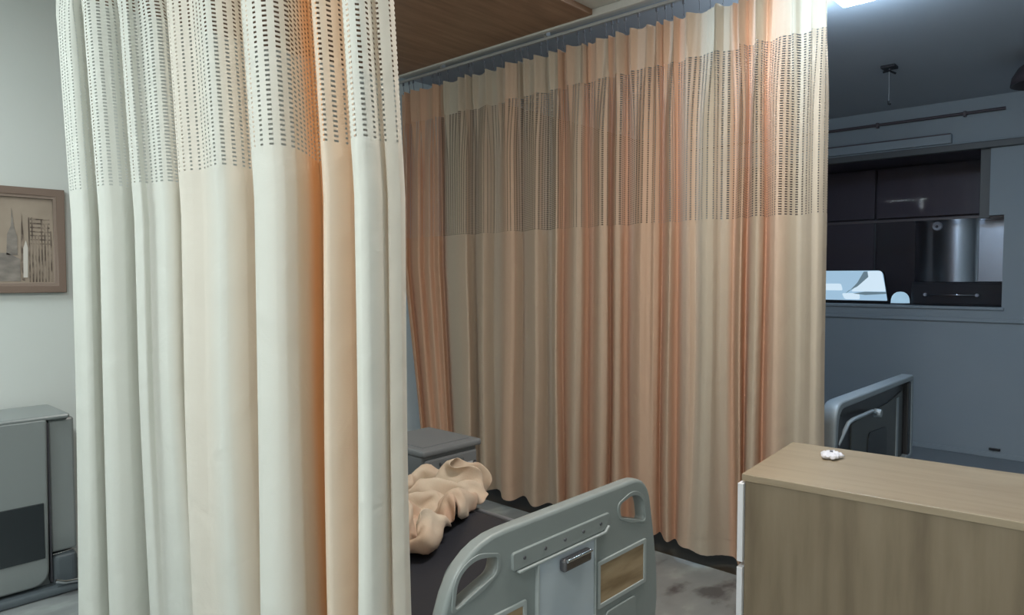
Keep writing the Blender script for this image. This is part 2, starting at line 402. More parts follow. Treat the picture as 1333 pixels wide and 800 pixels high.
def track(label, pts):
    t = thing('curtain_track', label, 'curtain track', (pts[0][0], pts[0][1], 0))
    P = [Vector((p[0]-pts[0][0], p[1]-pts[0][1], 0)) for p in pts]
    for a, b in zip(P, P[1:]):
        d = (b-a); L = d.length; ang = math.atan2(d.y, d.x)
        o = box('rail', (0, -.014, 3.14), (L, .014, 3.158), M['track'], t, .003); o.location = a; o.rotation_euler = (0, 0, ang)
        n = max(2, int(L/.9))
        for k in range(n):
            q = box('bracket', (-.012, -.02, 3.158), (.012, .02, CZ), M['track'], t, .002); q.location = a+d*((k+.5)/n); q.rotation_euler = (0, 0, ang)

FX = 3.55
far_k = [(526,.02,.9),(530,-.03,.9),(534,.02,1),(538,.02,.9),(545,-.03,.9),(552,.02,1),(559,-.02,.8),(566,.02,1),(572,-.02,.9),(577,.05,.8),(583,.03,.2),(592,0,.15),(602,-.03,.3),(608,-.04,.3),(614,.03,.2),(620,.05,.2),
(628,-.04,.3),(636,0,.2),(643,.05,.15),(650,.03,.3),(658,-.04,.6),(668,-.05,.6),(675,0,.3),(681,.05,.3),(688,0,.3),(697,-.05,.35),(706,0,.3),(712,.05,.2),(718,.03,.2),(723,-.04,.3),
(728,0,.7),(733,.05,.9),(739,0,.8),(748,-.045,.3),(757,-.02,.35),(762,.04,.9),(766,.06,1),(772,.02,.9),(780,-.05,.4),(790,-.03,.5),(794,.05,1),(800,-.03,.5),(807,-.02,.5),(812,.04,.9),
(817,.06,.9),(823,0,.7),(833,-.045,.65),(845,-.01,.6),(850,-.03,.6),(857,0,.8),(861,.06,1),(866,0,.7),(871,-.035,.4),(877,.02,.8),(882,.05,1),(888,-.01,.5),(896,-.04,.45),(905,-.01,.3),
(915,-.05,.05),(927,-.03,.05),(935,.02,.1),(947,.03,.2),(954,.06,.9),(958,0,.6),(963,-.04,.6),(968,.04,1),(971,.06,1),(976,-.02,.3),(984,-.045,.15),(991,0,.5),(995,.06,1),(1001,0,.7),
(1008,-.04,.5),(1018,-.02,.3),(1028,.02,.05),(1038,.05,0),(1048,.02,.05),(1056,-.03,.05),(1066,-.02,.1),(1074,.03,.2)]
kn = []
for x, d, t in far_k:
    X = FX+d*1.15; r_ = ray(x, 430); s = X/r_[0]; kn.append((X, r_[1]*s, t))
make_curtain('cream and peach pleated curtain with a lace top hanging beyond the bed', kn, [(FX, kn[0][1]+.15), (FX, kn[-1][1]-.01)],
             ((.64, .56, .45), (.76, .46, .31)), .034, .0235, .075, None, .0125, 3, 44,
             lambda u, z: (0*u, np.clip((z-1.7), -2, 0)*.15*np.clip(1-u*4, 0, 1)))
track('long ceiling track carrying the far peach curtain', [(FX, Y1-.02), (FX, -.6)])

front_k = [(97,2.60,.0),(106,2.54,.0),(118,2.52,.0),(128,2.56,.0),(138,2.62,.05),(133,2.46,0),(145,2.42,0),(165,2.44,0),(176,2.48,0),(186,2.52,0),(179,2.38,0),(190,2.34,0),(200,2.37,0),
(218,2.32,0),(233,2.33,.1),(248,2.40,.1),(239,2.14,.12),(252,2.09,.15),(270,2.07,.15),(283,2.00,.05),(292,1.98,.0),(305,1.99,.15),(322,2.02,.25),(344,2.08,.3),(334,1.76,0),(348,1.70,.0),
(368,1.69,.08),(390,1.73,.15),(403,1.80,.3),(412,1.87,.9),(421,1.93,1),(429,1.84,1),(422,1.68,.5),(428,1.64,.35),(445,1.66,.5),(460,1.69,.55),(470,1.72,.3),(464,1.62,.05),(475,1.58,.0),(490,1.60,.05),
(500,1.63,.15),(509,1.69,.2),(505,1.65,.2),(514,1.645,.15),(524,1.66,.15),(529,1.69,.1)]
kn = []
for x, dep, t in front_k:
    r_ = ray(x, 450); f = r_/np.dot(r_, np.array([math.sin(AZ)*math.cos(PT), math.cos(AZ)*math.cos(PT), -math.sin(PT)]))
    p = f*dep; kn.append((p[0], p[1], t))
def lean(u, z):   # the cloth leans a little from the hooks to the hem
    q = .050*max(0, z-1.80)*min(1, max(0, (3.05-z)/.5))
    return -.677*q+0*u, .736*q+0*u
make_curtain('cream pleated curtain with a lace top hanging close by, before the picture wall', kn,
             [(.83, 3.0), (.86, 2.3), (.87, 1.75), (.92, 1.5), (.99, 1.35), (1.055, 1.345)],
             ((.73, .74, .69), (.82, .50, .27)), .030, .0185, .06, None, .0115, 11, 26,
             lambda u, z: lean(u, z))
track('curved ceiling track carrying the near cream curtain', [(.83, Y1-.02), (.85, 2.3), (.87, 1.7), (.95, 1.42), (1.12, 1.36), (2.2, 1.36)])

# ------------------------------------------------------------ hospital bed
bed = thing('hospital_bed', 'grey moulded hospital bed with a black mattress in front of the far curtain', 'bed', (1.575, 2.3, 0))
def bed_end(y, parent, detail, name):
    c = 1.575; Y = y
    outl = rounded([(1.075, .36), (2.085, .36), (2.115, .55), (2.035, .935), (1.155, .935), (1.06, .62)], [.03, .03, .2, .10, .17, .3])
    outl = [(p[0]-c, p[1]) for p in outl]
    hl = rounded([(1.143, .78), (1.158, .86), (1.215, .888), (1.30, .872), (1.292, .828), (1.215, .805)], [.02, .03, .03, .02, .018, .05])
    hl = [(p[0]-c, p[1]) for p in hl]
    hr = [(.0-p[0]-.0+ .012, p[1]) for p in hl][::-1]
    o = plate(name, [outl, hl, hr], Y-.022, Y+.022, .011, M['plastic'], parent)
    if not detail: return o
    f = Y-.022
    # handle grip lips
    for side, loop in (('l', hl), ('r', hr)):
        plate('grip_lip', [rounded([(p[0]*1, p[1]) for p in scale_loop(loop, 1.22)], 0), loop], f-.003, f+.002, .002, M['plastic'], o)
    lg = plate('ledge', [rounded([(1.35-c, .815), (1.785-c, .815), (1.80-c, .865), (1.35-c, .865)], [.01, .03, .01, .01])], f-.008, f+.004, .003, M['plastic'], o)
    plate('lower_lip', [rounded([(1.37-c, .806), (1.775-c, .806), (1.795-c, .822), (1.79-c, .828), (1.77-c, .813), (1.37-c, .813)], .003)], f-.014, f, .002, M['plastic_rim'], o)
    for k in range(5):
        disc('screw', (1.395+k*.0885-c, f-.009, .842), .0055, .004, M['dots'], o, 'Y', 10)
    pk = plate('record_holder', [rounded([(1.455-c, .37), (1.715-c, .37), (1.715-c, .806), (1.455-c, .806)], .006)], f-.010, f+.002, .003, M['card'], o)
    for x in (1.451, 1.719):
        box('holder_edge', (x-c-.003, f-.013, .37), (x-c+.003, f, .806), M['plastic_rim'], o, .001)
    cl = box('clip', (1.54-c, f-.034, .758), (1.672-c, f-.010, .796), M['darkclip'], o, .009, 3)
    tube('clip_bar', [(1.548-c, f-.036, .792), (1.664-c, f-.036, .792)], .005, M['chrome'], o, 8)
    for sgn in (-1, 1):
        x0, x1 = (1.755-c, 2.005-c) if sgn > 0 else (-(2.005-c), -(1.755-c))
        plate('inlay_frame', [rounded([(x0-.014, .572), (x1+.014, .572), (x1+.014, .722), (x0-.014, .722)], .008), [(x0, .586), (x1, .586), (x1, .708), (x0, .708)]], f-.006, f+.001, .002, M['plastic_rim'], o)
        box('wood_inlay', (x0, f-.002, .586), (x1, f+.002, .708), M['inlay'], o)
        plate('lower_panel', [rounded([(x0+.03, .40), (x1-.05, .40), (x1-.05, .55), (x0+.03, .55)], .02)], f-.007, f+.001, .003, M['plastic'], o)
    return o
def scale_loop(loop, s):
    cx = sum(p[0] for p in loop)/len(loop); cz = sum(p[1] for p in loop)/len(loop)
    out = []
    n = len(loop)
    for i in range(n):
        d = Vector((loop[i][0]-cx, loop[i][1]-cz)); L = d.length
        out.append((cx+d.x*(L+.014)/L, cz+d.y*(L+.014)/L))
    return out
bed_end(1.267-2.3, bed, True, 'footboard')
bed_end(3.36-2.3, bed, False, 'headboard')
mb = box('mattress', (-.43, -.98, .53), (.43, 1.03, .645), M['mattress'], bed, .035, 4)
tube('piping', [(-.428, -.96, .628), (-.428, 1.0, .628)], .005, M['blackplastic'], mb)
fr = box('bed_frame', (-.46, -.99, .40), (.46, 1.04, .46), M['steelgrey'], bed, .01)
box('mattress_platform', (-.45, -.98, .46), (.45, 1.03, .53), M['steelgrey'], bed, .01)
for sx in (-1, 1):
    sr = box('side_rail', (sx*.462-.012, -.80, .585), (sx*.462+.012, .72, .632), M['steelgrey'], bed, .008)
    for y in (-.7, -.2, .3, .65):
        box('rail_post', (sx*.462-.008, y-.015, .42), (sx*.462+.008, y+.015, .59), M['steelgrey'], sr, .003)
for sx in (-1, 1):
    for y in (-.86, .9):
        lg = tube('leg', [(sx*.38, y, .42), (sx*.38, y, .13)], .022, M['steelgrey'], bed)
        disc('caster', (sx*.38, y, .065), .064, .035, M['blackplastic'], lg, 'X', 20)

# ------------------------------------------------------------ blanket heap
# cloth points of the heaped blanket, millimetres, x y z in rows of 46
CLOTH = [
    -304, -280, 121, -278, -253, 133, -255, -260, 140, -232, -280, 128, -206, -282, 100, -172, -303, 94, -168, -320, 67, -155, -319, 49, -139, -298, 56, -117, -313, 53, -138, -319, 69, -111, -318, 117, -101, -307, 115, -84, -317, 91, -71, -310, 64,
    -54, -306, 43, -22, -293, 38, -4, -298, 18, 27, -306, 19, 61, -311, 12, 106, -282, 12, 126, -318, 12, 146, -301, 22, 169, -291, 18, 179, -301, 12, 210, -319, 14, 236, -312, 25, 261, -318, 30, 288, -313, 25, 303, -282, 32,
    322, -276, 53, 322, -278, 84, 300, -274, 106, 293, -247, 121, 271, -222, 119, 237, -185, 114, 240, -162, 132, 268, -169, 140, 297, -180, 151, 325, -187, 132, 339, -208, 117, 335, -236, 118, 327, -260, 129, 333, -282, 110, 329, -306, 92,
    337, -316, 59, -315, -253, 106, -281, -246, 110, -259, -260, 113, -243, -280, 109, -231, -287, 103, -204, -311, 101, -185, -311, 80, -176, -307, 63, -154, -310, 56, -124, -300, 59, -110, -311, 84, -122, -298, 120, -95, -308, 132, -75, -308, 113,
    -62, -304, 90, -36, -304, 69, -23, -302, 50, -8, -307, 43, 19, -316, 47, 51, -300, 38, 93, -297, 34, 130, -303, 33, 153, -316, 32, 167, -305, 41, 179, -307, 32, 205, -301, 23, 230, -306, 18, 254, -301, 21, 273, -297, 26,
    287, -296, 41, 301, -289, 53, 303, -271, 72, 301, -246, 94, 281, -231, 104, 276, -202, 116, 264, -167, 112, 256, -150, 131, 276, -141, 145, 304, -155, 127, 312, -172, 113, 315, -192, 97, 319, -217, 109, 324, -241, 100, 329, -260, 87,
    332, -287, 70, 317, -311, 44, -304, -258, 83, -278, -254, 89, -279, -274, 97, -269, -295, 96, -249, -281, 80, -223, -305, 71, -202, -306, 78, -194, -306, 65, -176, -295, 65, -149, -299, 69, -112, -291, 88, -103, -283, 123, -88, -281, 146,
    -64, -290, 128, -40, -297, 110, -35, -296, 88, -16, -297, 72, 0, -303, 65, 18, -316, 78, 48, -294, 70, 88, -299, 65, 127, -310, 58, 155, -303, 52, 174, -305, 69, 186, -296, 47, 209, -295, 50, 227, -287, 28, 244, -287, 24,
    264, -282, 40, 277, -288, 64, 289, -263, 69, 292, -252, 52, 288, -233, 68, 274, -218, 88, 278, -189, 88, 271, -153, 102, 260, -127, 118, 276, -126, 123, 302, -139, 99, 298, -163, 86, 294, -193, 77, 304, -216, 83, 321, -228, 72,
    323, -252, 62, 324, -279, 36, 333, -295, 17, -293, -257, 59, -297, -275, 89, -298, -292, 104, -296, -302, 79, -274, -296, 74, -247, -313, 67, -218, -311, 54, -201, -290, 53, -183, -290, 48, -171, -281, 63, -138, -295, 92, -108, -267, 108,
    -82, -265, 125, -55, -264, 127, -45, -276, 104, -28, -269, 95, -14, -281, 81, 15, -290, 86, 14, -299, 103, 52, -281, 98, 99, -285, 89, 127, -294, 76, 142, -299, 70, 159, -281, 65, 180, -269, 53, 203, -286, 26, 214, -267, 41,
    244, -265, 42, 269, -257, 42, 259, -251, 79, 269, -234, 79, 267, -229, 45, 269, -216, 43, 257, -199, 69, 253, -176, 77, 244, -152, 95, 243, -126, 105, 269, -106, 104, 285, -127, 80, 277, -161, 67, 273, -186, 54, 290, -205, 51,
    302, -218, 57, 302, -239, 35, 315, -259, 24, 309, -277, 13, -314, -266, 50, -322, -274, 86, -325, -303, 91, -309, -308, 69, -285, -311, 59, -250, -310, 43, -223, -308, 33, -202, -298, 27, -184, -277, 33, -167, -264, 53, -149, -282, 60,
    -122, -264, 94, -96, -250, 105, -77, -269, 101, -56, -259, 87, -35, -255, 90, -4, -254, 81, 16, -258, 93, 16, -269, 119, 57, -266, 117, 97, -263, 99, 116, -278, 73, 135, -288, 50, 148, -267, 55, 171, -261, 43, 187, -262, 13,
    208, -256, 29, 227, -253, 37, 243, -245, 51, 230, -224, 79, 238, -200, 81, 234, -206, 48, 243, -199, 24, 241, -179, 44, 231, -158, 60, 241, -135, 68, 243, -114, 83, 262, -95, 79, 270, -130, 75, 261, -157, 57, 275, -176, 35,
    283, -192, 32, 301, -209, 35, 300, -220, 17, 317, -239, 20, 335, -261, 21, -313, -245, 63, -332, -265, 77, -335, -296, 63, -318, -317, 48, -286, -307, 38, -262, -313, 17, -240, -293, 27, -219, -285, 30, -195, -264, 36, -164, -246, 40,
    -148, -270, 32, -124, -260, 65, -117, -260, 80, -92, -252, 81, -72, -240, 97, -44, -225, 100, -13, -221, 85, 0, -230, 98, 22, -234, 114, 54, -246, 96, 85, -269, 72, 101, -272, 50, 114, -276, 32, 135, -254, 41, 162, -258, 28,
    176, -238, 34, 198, -239, 28, 212, -236, 35, 217, -245, 63, 213, -224, 74, 211, -189, 63, 212, -176, 47, 216, -178, 29, 237, -158, 19, 227, -140, 39, 227, -112, 53, 228, -95, 74, 250, -103, 66, 268, -122, 44, 259, -148, 40,
    267, -163, 14, 293, -175, 19, 300, -194, 16, 318, -199, 22, 329, -224, 37, 324, -244, 40, -327, -221, 60, -334, -256, 51, -319, -284, 45, -323, -298, 25, -291, -295, 15, -257, -284, 23, -235, -274, 28, -222, -270, 17, -199, -262, 19,
    -181, -246, 22, -150, -241, 27, -118, -239, 45, -104, -239, 60, -99, -226, 75, -72, -238, 66, -56, -231, 71, -26, -217, 70, 4, -212, 77, 25, -232, 76, 50, -244, 67, 79, -266, 45, 88, -267, 32, 102, -251, 30, 128, -254, 21,
    153, -239, 20, 175, -228, 11, 198, -215, 27, 200, -216, 49, 188, -228, 75, 194, -205, 91, 196, -173, 72, 199, -159, 49, 196, -161, 25, 208, -140, 20, 211, -120, 27, 198, -108, 43, 207, -88, 50, 238, -102, 37, 262, -102, 24,
    259, -136, 23, 289, -146, 19, 295, -160, 25, 314, -171, 18, 315, -181, 41, 330, -199, 43, 328, -223, 58, -339, -219, 30, -328, -235, 37, -316, -255, 35, -311, -273, 23, -286, -271, 25, -257, -273, 33, -243, -258, 23, -221, -247, 26,
    -209, -247, 19, -188, -236, 27, -161, -227, 19, -125, -227, 28, -97, -223, 34, -93, -205, 48, -71, -222, 51, -50, -238, 52, -24, -245, 52, 3, -240, 52, 24, -248, 60, 39, -272, 41, 58, -271, 19, 68, -251, 39, 90, -240, 40,
    117, -228, 32, 146, -232, 29, 168, -210, 26, 185, -195, 28, 175, -198, 45, 175, -199, 78, 180, -178, 99, 202, -150, 82, 202, -136, 67, 183, -141, 48, 180, -142, 28, 185, -119, 21, 184, -101, 33, 196, -90, 29, 225, -86, 22,
    265, -84, 25, 280, -119, 31, 289, -127, 19, 304, -139, 28, 315, -141, 27, 331, -159, 42, 326, -184, 55, 328, -203, 69, -338, -191, 15, -332, -205, 35, -310, -233, 16, -290, -248, 27, -283, -261, 47, -265, -247, 33, -238, -237, 37,
    -233, -232, 28, -216, -219, 17, -192, -216, 18, -162, -205, 25, -137, -218, 19, -113, -203, 39, -99, -208, 22, -76, -210, 29, -65, -241, 26, -40, -260, 34, -9, -271, 35, 11, -261, 30, 28, -271, 18, 46, -249, 29, 75, -234, 19,
    86, -219, 49, 115, -220, 59, 136, -218, 37, 148, -202, 17, 160, -187, 19, 160, -176, 46, 170, -168, 76, 172, -151, 108, 195, -126, 99, 188, -122, 69, 165, -126, 55, 163, -124, 29, 162, -105, 20, 175, -91, 15, 181, -82, 24,
    205, -70, 23, 256, -71, 15, 280, -90, 34, 293, -99, 23, 307, -107, 35, 315, -113, 43, 316, -142, 49, 324, -173, 70, 306, -189, 70, -339, -160, 24, -326, -193, 35, -303, -207, 34, -298, -225, 48, -279, -232, 47, -252, -234, 52,
    -231, -220, 57, -211, -225, 49, -200, -206, 36, -185, -186, 20, -155, -183, 20, -137, -198, 38, -124, -182, 27, -108, -188, 13, -68, -198, 15, -50, -214, 37, -36, -232, 29, -16, -239, 30, -1, -252, 25, 30, -239, 19, 50, -229, 23,
    70, -211, 17, 91, -195, 30, 115, -194, 56, 134, -191, 50, 136, -186, 37, 137, -175, 21, 160, -155, 29, 150, -150, 66, 160, -126, 104, 177, -108, 95, 173, -99, 69, 155, -108, 50, 134, -107, 30, 146, -91, 19, 157, -79, 38,
    174, -62, 27, 214, -58, 21, 255, -52, 25, 279, -63, 37, 280, -82, 53, 299, -88, 46, 302, -98, 60, 319, -118, 62, 330, -147, 74, 311, -160, 74, -335, -141, 54, -315, -175, 48, -319, -198, 55, -296, -204, 67, -269, -225, 68,
    -246, -215, 80, -218, -210, 85, -200, -203, 83, -202, -199, 54, -188, -175, 46, -165, -192, 45, -145, -177, 40, -132, -161, 26, -103, -169, 27, -72, -185, 36, -56, -199, 56, -32, -205, 44, -23, -218, 40, 2, -224, 46, 20, -224, 22,
    39, -208, 20, 60, -202, 25, 82, -202, 40, 99, -176, 50, 128, -180, 73, 140, -170, 51, 124, -158, 31, 137, -152, 34, 135, -129, 53, 146, -119, 88, 163, -83, 108, 159, -85, 82, 150, -89, 62, 124, -81, 43, 132, -76, 35,
    140, -70, 23, 167, -53, 21, 203, -39, 18, 244, -41, 28, 281, -41, 34, 275, -51, 59, 279, -82, 70, 294, -98, 85, 313, -96, 69, 327, -122, 84, 317, -134, 72, -311, -145, 65, -312, -169, 76, -306, -192, 79, -300, -217, 90,
    -270, -230, 101, -236, -218, 118, -209, -216, 120, -205, -190, 106, -193, -180, 82, -173, -194, 72, -161, -174, 61, -163, -155, 44, -142, -163, 47, -110, -164, 48, -81, -163, 41, -48, -176, 48, -33, -180, 51, -26, -191, 40, -10, -208, 20,
    13, -211, 20, 39, -205, 38, 61, -183, 36, 71, -185, 50, 93, -182, 74, 114, -153, 82, 120, -147, 59, 105, -156, 42, 119, -139, 20, 118, -126, 50, 127, -112, 93, 128, -83, 113, 126, -83, 88, 124, -79, 70, 121, -56, 50,
    129, -46, 46, 138, -47, 30, 161, -32, 30, 189, -30, 34, 232, -27, 37, 262, -36, 53, 283, -42, 77, 273, -68, 94, 285, -75, 94, 312, -79, 91, 330, -93, 84, 323, -107, 91, -299, -146, 69, -288, -164, 89, -278, -188, 88,
    -276, -196, 108, -260, -212, 128, -234, -206, 146, -200, -193, 140, -174, -182, 129, -181, -173, 110, -166, -175, 90, -157, -178, 77, -149, -145, 72, -140, -145, 65, -126, -143, 42, -82, -147, 42, -59, -168, 25, -31, -167, 34, -30, -174, 18,
    -6, -180, 13, 7, -191, 33, 30, -196, 42, 57, -173, 45, 85, -160, 56, 76, -176, 79, 89, -146, 92, 90, -132, 66, 85, -136, 38, 94, -130, 27, 115, -109, 38, 96, -113, 81, 94, -86, 113, 92, -85, 81, 97, -74, 59,
    108, -57, 68, 125, -40, 66, 152, -43, 62, 163, -33, 49, 191, -35, 52, 230, -31, 63, 254, -38, 67, 256, -41, 90, 275, -48, 100, 296, -54, 116, 316, -70, 116, 329, -71, 93, 337, -80, 75, -284, -166, 51, -286, -168, 74,
    -269, -169, 98, -256, -184, 101, -248, -190, 129, -237, -171, 156, -204, -158, 151, -172, -152, 145, -170, -150, 116, -172, -157, 107, -153, -153, 88, -124, -144, 93, -116, -126, 65, -139, -122, 39, -92, -129, 30, -66, -143, 11, -40, -150, 21,
    -30, -146, 18, -7, -151, 21, 13, -170, 46, 25, -185, 28, 47, -159, 36, 70, -140, 46, 53, -159, 68, 57, -138, 87, 70, -110, 74, 70, -124, 56, 71, -117, 23, 98, -97, 22, 91, -98, 62, 68, -83, 85, 74, -62, 77,
    86, -62, 77, 100, -40, 86, 120, -60, 88, 151, -65, 75, 178, -58, 62, 199, -33, 74, 229, -36, 87, 244, -29, 84, 261, -23, 95, 281, -27, 111, 309, -26, 111, 324, -43, 104, 313, -57, 89, 334, -49, 91, -280, -186, 61,
    -268, -167, 62, -251, -172, 82, -242, -184, 94, -235, -182, 112, -229, -143, 137, -204, -127, 155, -181, -119, 145, -178, -124, 112, -169, -132, 90, -153, -122, 101, -132, -116, 111, -115, -107, 89, -136, -104, 66, -107, -104, 26, -66, -111, 19,
    -50, -125, 27, -42, -129, 37, -22, -148, 46, 13, -147, 49, 14, -159, 18, 40, -144, 18, 45, -135, 37, 27, -140, 63, 32, -123, 90, 55, -110, 90, 57, -99, 64, 60, -102, 37, 82, -95, 28, 88, -75, 41, 63, -63, 56,
    58, -40, 73, 78, -24, 88, 103, -17, 106, 131, -25, 99, 159, -35, 91, 178, -48, 91, 201, -33, 106, 227, -9, 100, 241, -5, 77, 254, 2, 92, 280, -16, 90, 312, -12, 91, 330, -23, 79, 318, -41, 76, 329, -54, 67,
    -273, -208, 45, -265, -199, 66, -248, -182, 68, -236, -195, 73, -217, -172, 103, -216, -127, 111, -213, -108, 141, -188, -90, 140, -178, -91, 111, -155, -102, 86, -147, -98, 107, -137, -90, 127, -120, -89, 103, -117, -87, 68, -114, -82, 41,
    -86, -105, 25, -61, -115, 47, -57, -126, 64, -36, -139, 77, -11, -139, 60, -1, -126, 28, 15, -137, 20, 35, -126, 28, 23, -107, 58, 20, -96, 93, 30, -91, 79, 44, -83, 70, 49, -92, 43, 76, -87, 32, 87, -63, 24,
    83, -50, 48, 76, -22, 61, 83, 7, 87, 96, -8, 79, 125, -22, 77, 159, -30, 77, 172, -14, 88, 194, -15, 91, 213, 9, 77, 239, 7, 58, 252, -7, 62, 279, -9, 66, 297, -25, 64, 326, -25, 54, 326, -37, 59,
    324, -61, 48, -285, -197, 34, -256, -202, 43, -245, -191, 38, -225, -185, 53, -211, -157, 81, -191, -123, 105, -218, -98, 111, -196, -76, 113, -166, -66, 104, -149, -71, 80, -146, -72, 99, -131, -61, 123, -109, -61, 111, -106, -59, 66,
    -107, -63, 32, -82, -83, 38, -65, -92, 55, -54, -103, 82, -46, -117, 100, -19, -115, 72, -25, -129, 45, -9, -125, 18, 6, -105, 23, -6, -95, 58, -5, -75, 84, 11, -67, 76, 32, -73, 62, 46, -68, 46, 54, -79, 25,
    73, -48, 29, 107, -37, 34, 99, -7, 48, 89, 18, 63, 108, 18, 83, 127, 4, 66, 146, -4, 50, 160, 6, 67, 187, -7, 54, 213, 4, 50, 227, -1, 37, 249, -12, 35, 266, -2, 46, 290, -9, 47, 318, -9, 52,
    336, -26, 37, 334, -53, 30, -288, -192, 27, -265, -196, 29, -254, -182, 15, -230, -177, 28, -197, -158, 57, -199, -124, 77, -204, -94, 85, -191, -81, 91, -169, -63, 82, -151, -51, 75, -128, -55, 85, -131, -44, 111, -109, -32, 105,
    -106, -38, 68, -97, -50, 43, -80, -68, 47, -79, -78, 72, -74, -80, 98, -47, -87, 110, -32, -95, 93, -33, -100, 61, -32, -107, 34, -25, -94, 31, -14, -70, 42, -4, -49, 57, 12, -48, 65, 25, -48, 49, 37, -60, 39,
    41, -57, 14, 71, -40, 14, 95, -25, 26, 95, 1, 24, 99, 21, 48, 116, 28, 61, 129, 25, 48, 140, 27, 39, 156, 16, 30, 178, 8, 35, 198, 9, 31, 221, 7, 20, 249, 9, 20, 266, 2, 34, 298, 0, 35,
    308, -16, 34, 323, -18, 26, 330, -38, 19, -290, -180, 58, -287, -175, 30, -274, -178, 26, -240, -163, 24, -208, -149, 32, -178, -125, 60, -201, -97, 62, -175, -97, 67, -149, -84, 66, -136, -55, 59, -148, -33, 77, -130, -28, 87,
    -123, -7, 88, -102, -22, 67, -90, -35, 38, -66, -60, 41, -77, -58, 66, -64, -57, 96, -50, -52, 120, -43, -63, 97, -52, -80, 61, -46, -77, 42, -40, -67, 31, -24, -39, 41, -7, -41, 29, 3, -20, 50, 15, -40, 43,
    24, -41, 29, 50, -39, 25, 65, -24, 28, 72, -13, 17, 85, 6, 27, 107, 26, 28, 100, 42, 51, 118, 48, 31, 146, 38, 18, 161, 37, 34, 184, 37, 33, 203, 30, 13, 231, 27, 25, 247, 38, 15, 274, 16, 26,
    295, 8, 20, 316, 7, 30, 326, -2, 22, 317, -16, 11, -306, -158, 44, -304, -169, 25, -286, -163, 15, -259, -152, 21, -217, -138, 19, -178, -118, 24, -192, -120, 42, -166, -99, 37, -155, -70, 36, -159, -50, 42, -140, -37, 47,
    -141, -18, 67, -122, -8, 63, -105, -7, 44, -86, -30, 18, -67, -27, 35, -80, -30, 67, -82, -33, 101, -58, -29, 112, -53, -32, 90, -59, -50, 58, -42, -54, 61, -45, -33, 31, -28, -9, 22, -9, -12, 18, 0, 0, 21,
    15, -10, 30, 26, -11, 30, 37, -27, 26, 50, -18, 49, 74, -10, 48, 63, 16, 28, 93, 48, 17, 98, 64, 41, 124, 66, 51, 126, 65, 23, 152, 60, 28, 176, 57, 21, 206, 59, 22, 224, 50, 33, 254, 48, 27,
    271, 41, 27, 280, 35, 27, 309, 23, 25, 328, 22, 22, 340, -2, 26, -330, -148, 27, -311, -148, 24, -299, -152, 24, -275, -141, 23, -235, -122, 24, -203, -98, 11, -203, -108, 37, -180, -85, 40, -171, -58, 28, -168, -44, 21,
    -167, -28, 41, -144, -26, 36, -129, -10, 45, -122, -9, 23, -90, -4, 18, -73, 7, 34, -74, -5, 61, -65, -14, 87, -57, -5, 112, -41, -13, 89, -56, -18, 65, -38, -24, 59, -30, -2, 46, -22, 21, 25, -1, 17, 32,
    -6, 28, 11, 19, 19, 20, 42, 13, 18, 40, 5, 39, 38, 2, 68, 66, 7, 77, 55, 35, 48, 69, 66, 17, 91, 85, 39, 115, 90, 39, 135, 93, 19, 149, 76, 22, 178, 84, 17, 196, 77, 38, 231, 76, 39,
    242, 68, 14, 274, 70, 33, 295, 53, 46, 306, 40, 28, 329, 40, 41, 326, 20, 46, -328, -124, 13, -328, -131, 31, -300, -129, 26, -278, -125, 37, -259, -105, 26, -227, -74, 16, -213, -83, 34, -194, -68, 27, -200, -43, 28,
    -196, -28, 21, -185, -8, 20, -155, -4, 28, -148, 4, 26, -128, 12, 31, -106, 17, 24, -93, 7, 47, -95, 9, 68, -78, 5, 79, -57, 16, 100, -46, 14, 92, -52, 10, 61, -54, -4, 48, -41, 26, 43, -19, 23, 49,
    1, 37, 48, -4, 48, 38, 11, 46, 15, 41, 47, 21, 32, 40, 47, 34, 32, 65, 46, 30, 91, 70, 50, 62, 66, 83, 35, 88, 96, 16, 102, 109, 23, 121, 105, 29, 149, 108, 24, 167, 108, 29, 199, 98, 23,
    218, 91, 29, 242, 97, 14, 270, 91, 34, 308, 76, 39, 300, 66, 24, 320, 59, 32, 333, 48, 58, -333, -94, 21, -329, -107, 42, -311, -109, 42, -285, -113, 41, -266, -90, 41, -232, -72, 42, -226, -58, 32, -220, -50, 36,
    -219, -27, 25, -220, -6, 25, -202, 5, 45, -180, 8, 27, -166, 19, 21, -145, 30, 18, -126, 31, 34, -110, 40, 51, -118, 19, 65, -102, 16, 91, -81, 20, 112, -66, 29, 87, -66, 33, 60, -63, 19, 35, -46, 36, 33,
    -26, 46, 62, -9, 40, 77, 3, 54, 59, 7, 66, 38, 23, 74, 21, 29, 67, 42, 20, 57, 66, 17, 52, 96, 43, 61, 70, 59, 93, 44, 82, 119, 26, 102, 131, 21, 123, 124, 28, 141, 140, 22, 169, 135, 19,
    200, 123, 14, 220, 105, 22, 236, 112, 31, 266, 103, 45, 297, 95, 31, 310, 94, 13, 329, 83, 24, 334, 82, 56, -328, -55, 36, -330, -78, 34, -314, -100, 29, -291, -94, 41, -266, -84, 66, -246, -63, 63, -254, -61, 34,
    -238, -41, 18, -242, -16, 43, -240, 6, 32, -217, 10, 18, -194, 27, 24, -185, 40, 20, -169, 30, 27, -147, 44, 36, -127, 56, 24, -122, 50, 62, -119, 38, 91, -91, 41, 99, -81, 46, 92, -88, 36, 63, -84, 38, 37,
    -44, 49, 27, -42, 59, 66, -14, 63, 89, -2, 79, 79, -8, 77, 49, 9, 82, 42, 23, 97, 42, 19, 83, 68, 15, 80, 95, 33, 68, 93, 61, 97, 63, 69, 138, 46, 92, 132, 40, 105, 139, 44, 136, 142, 46,
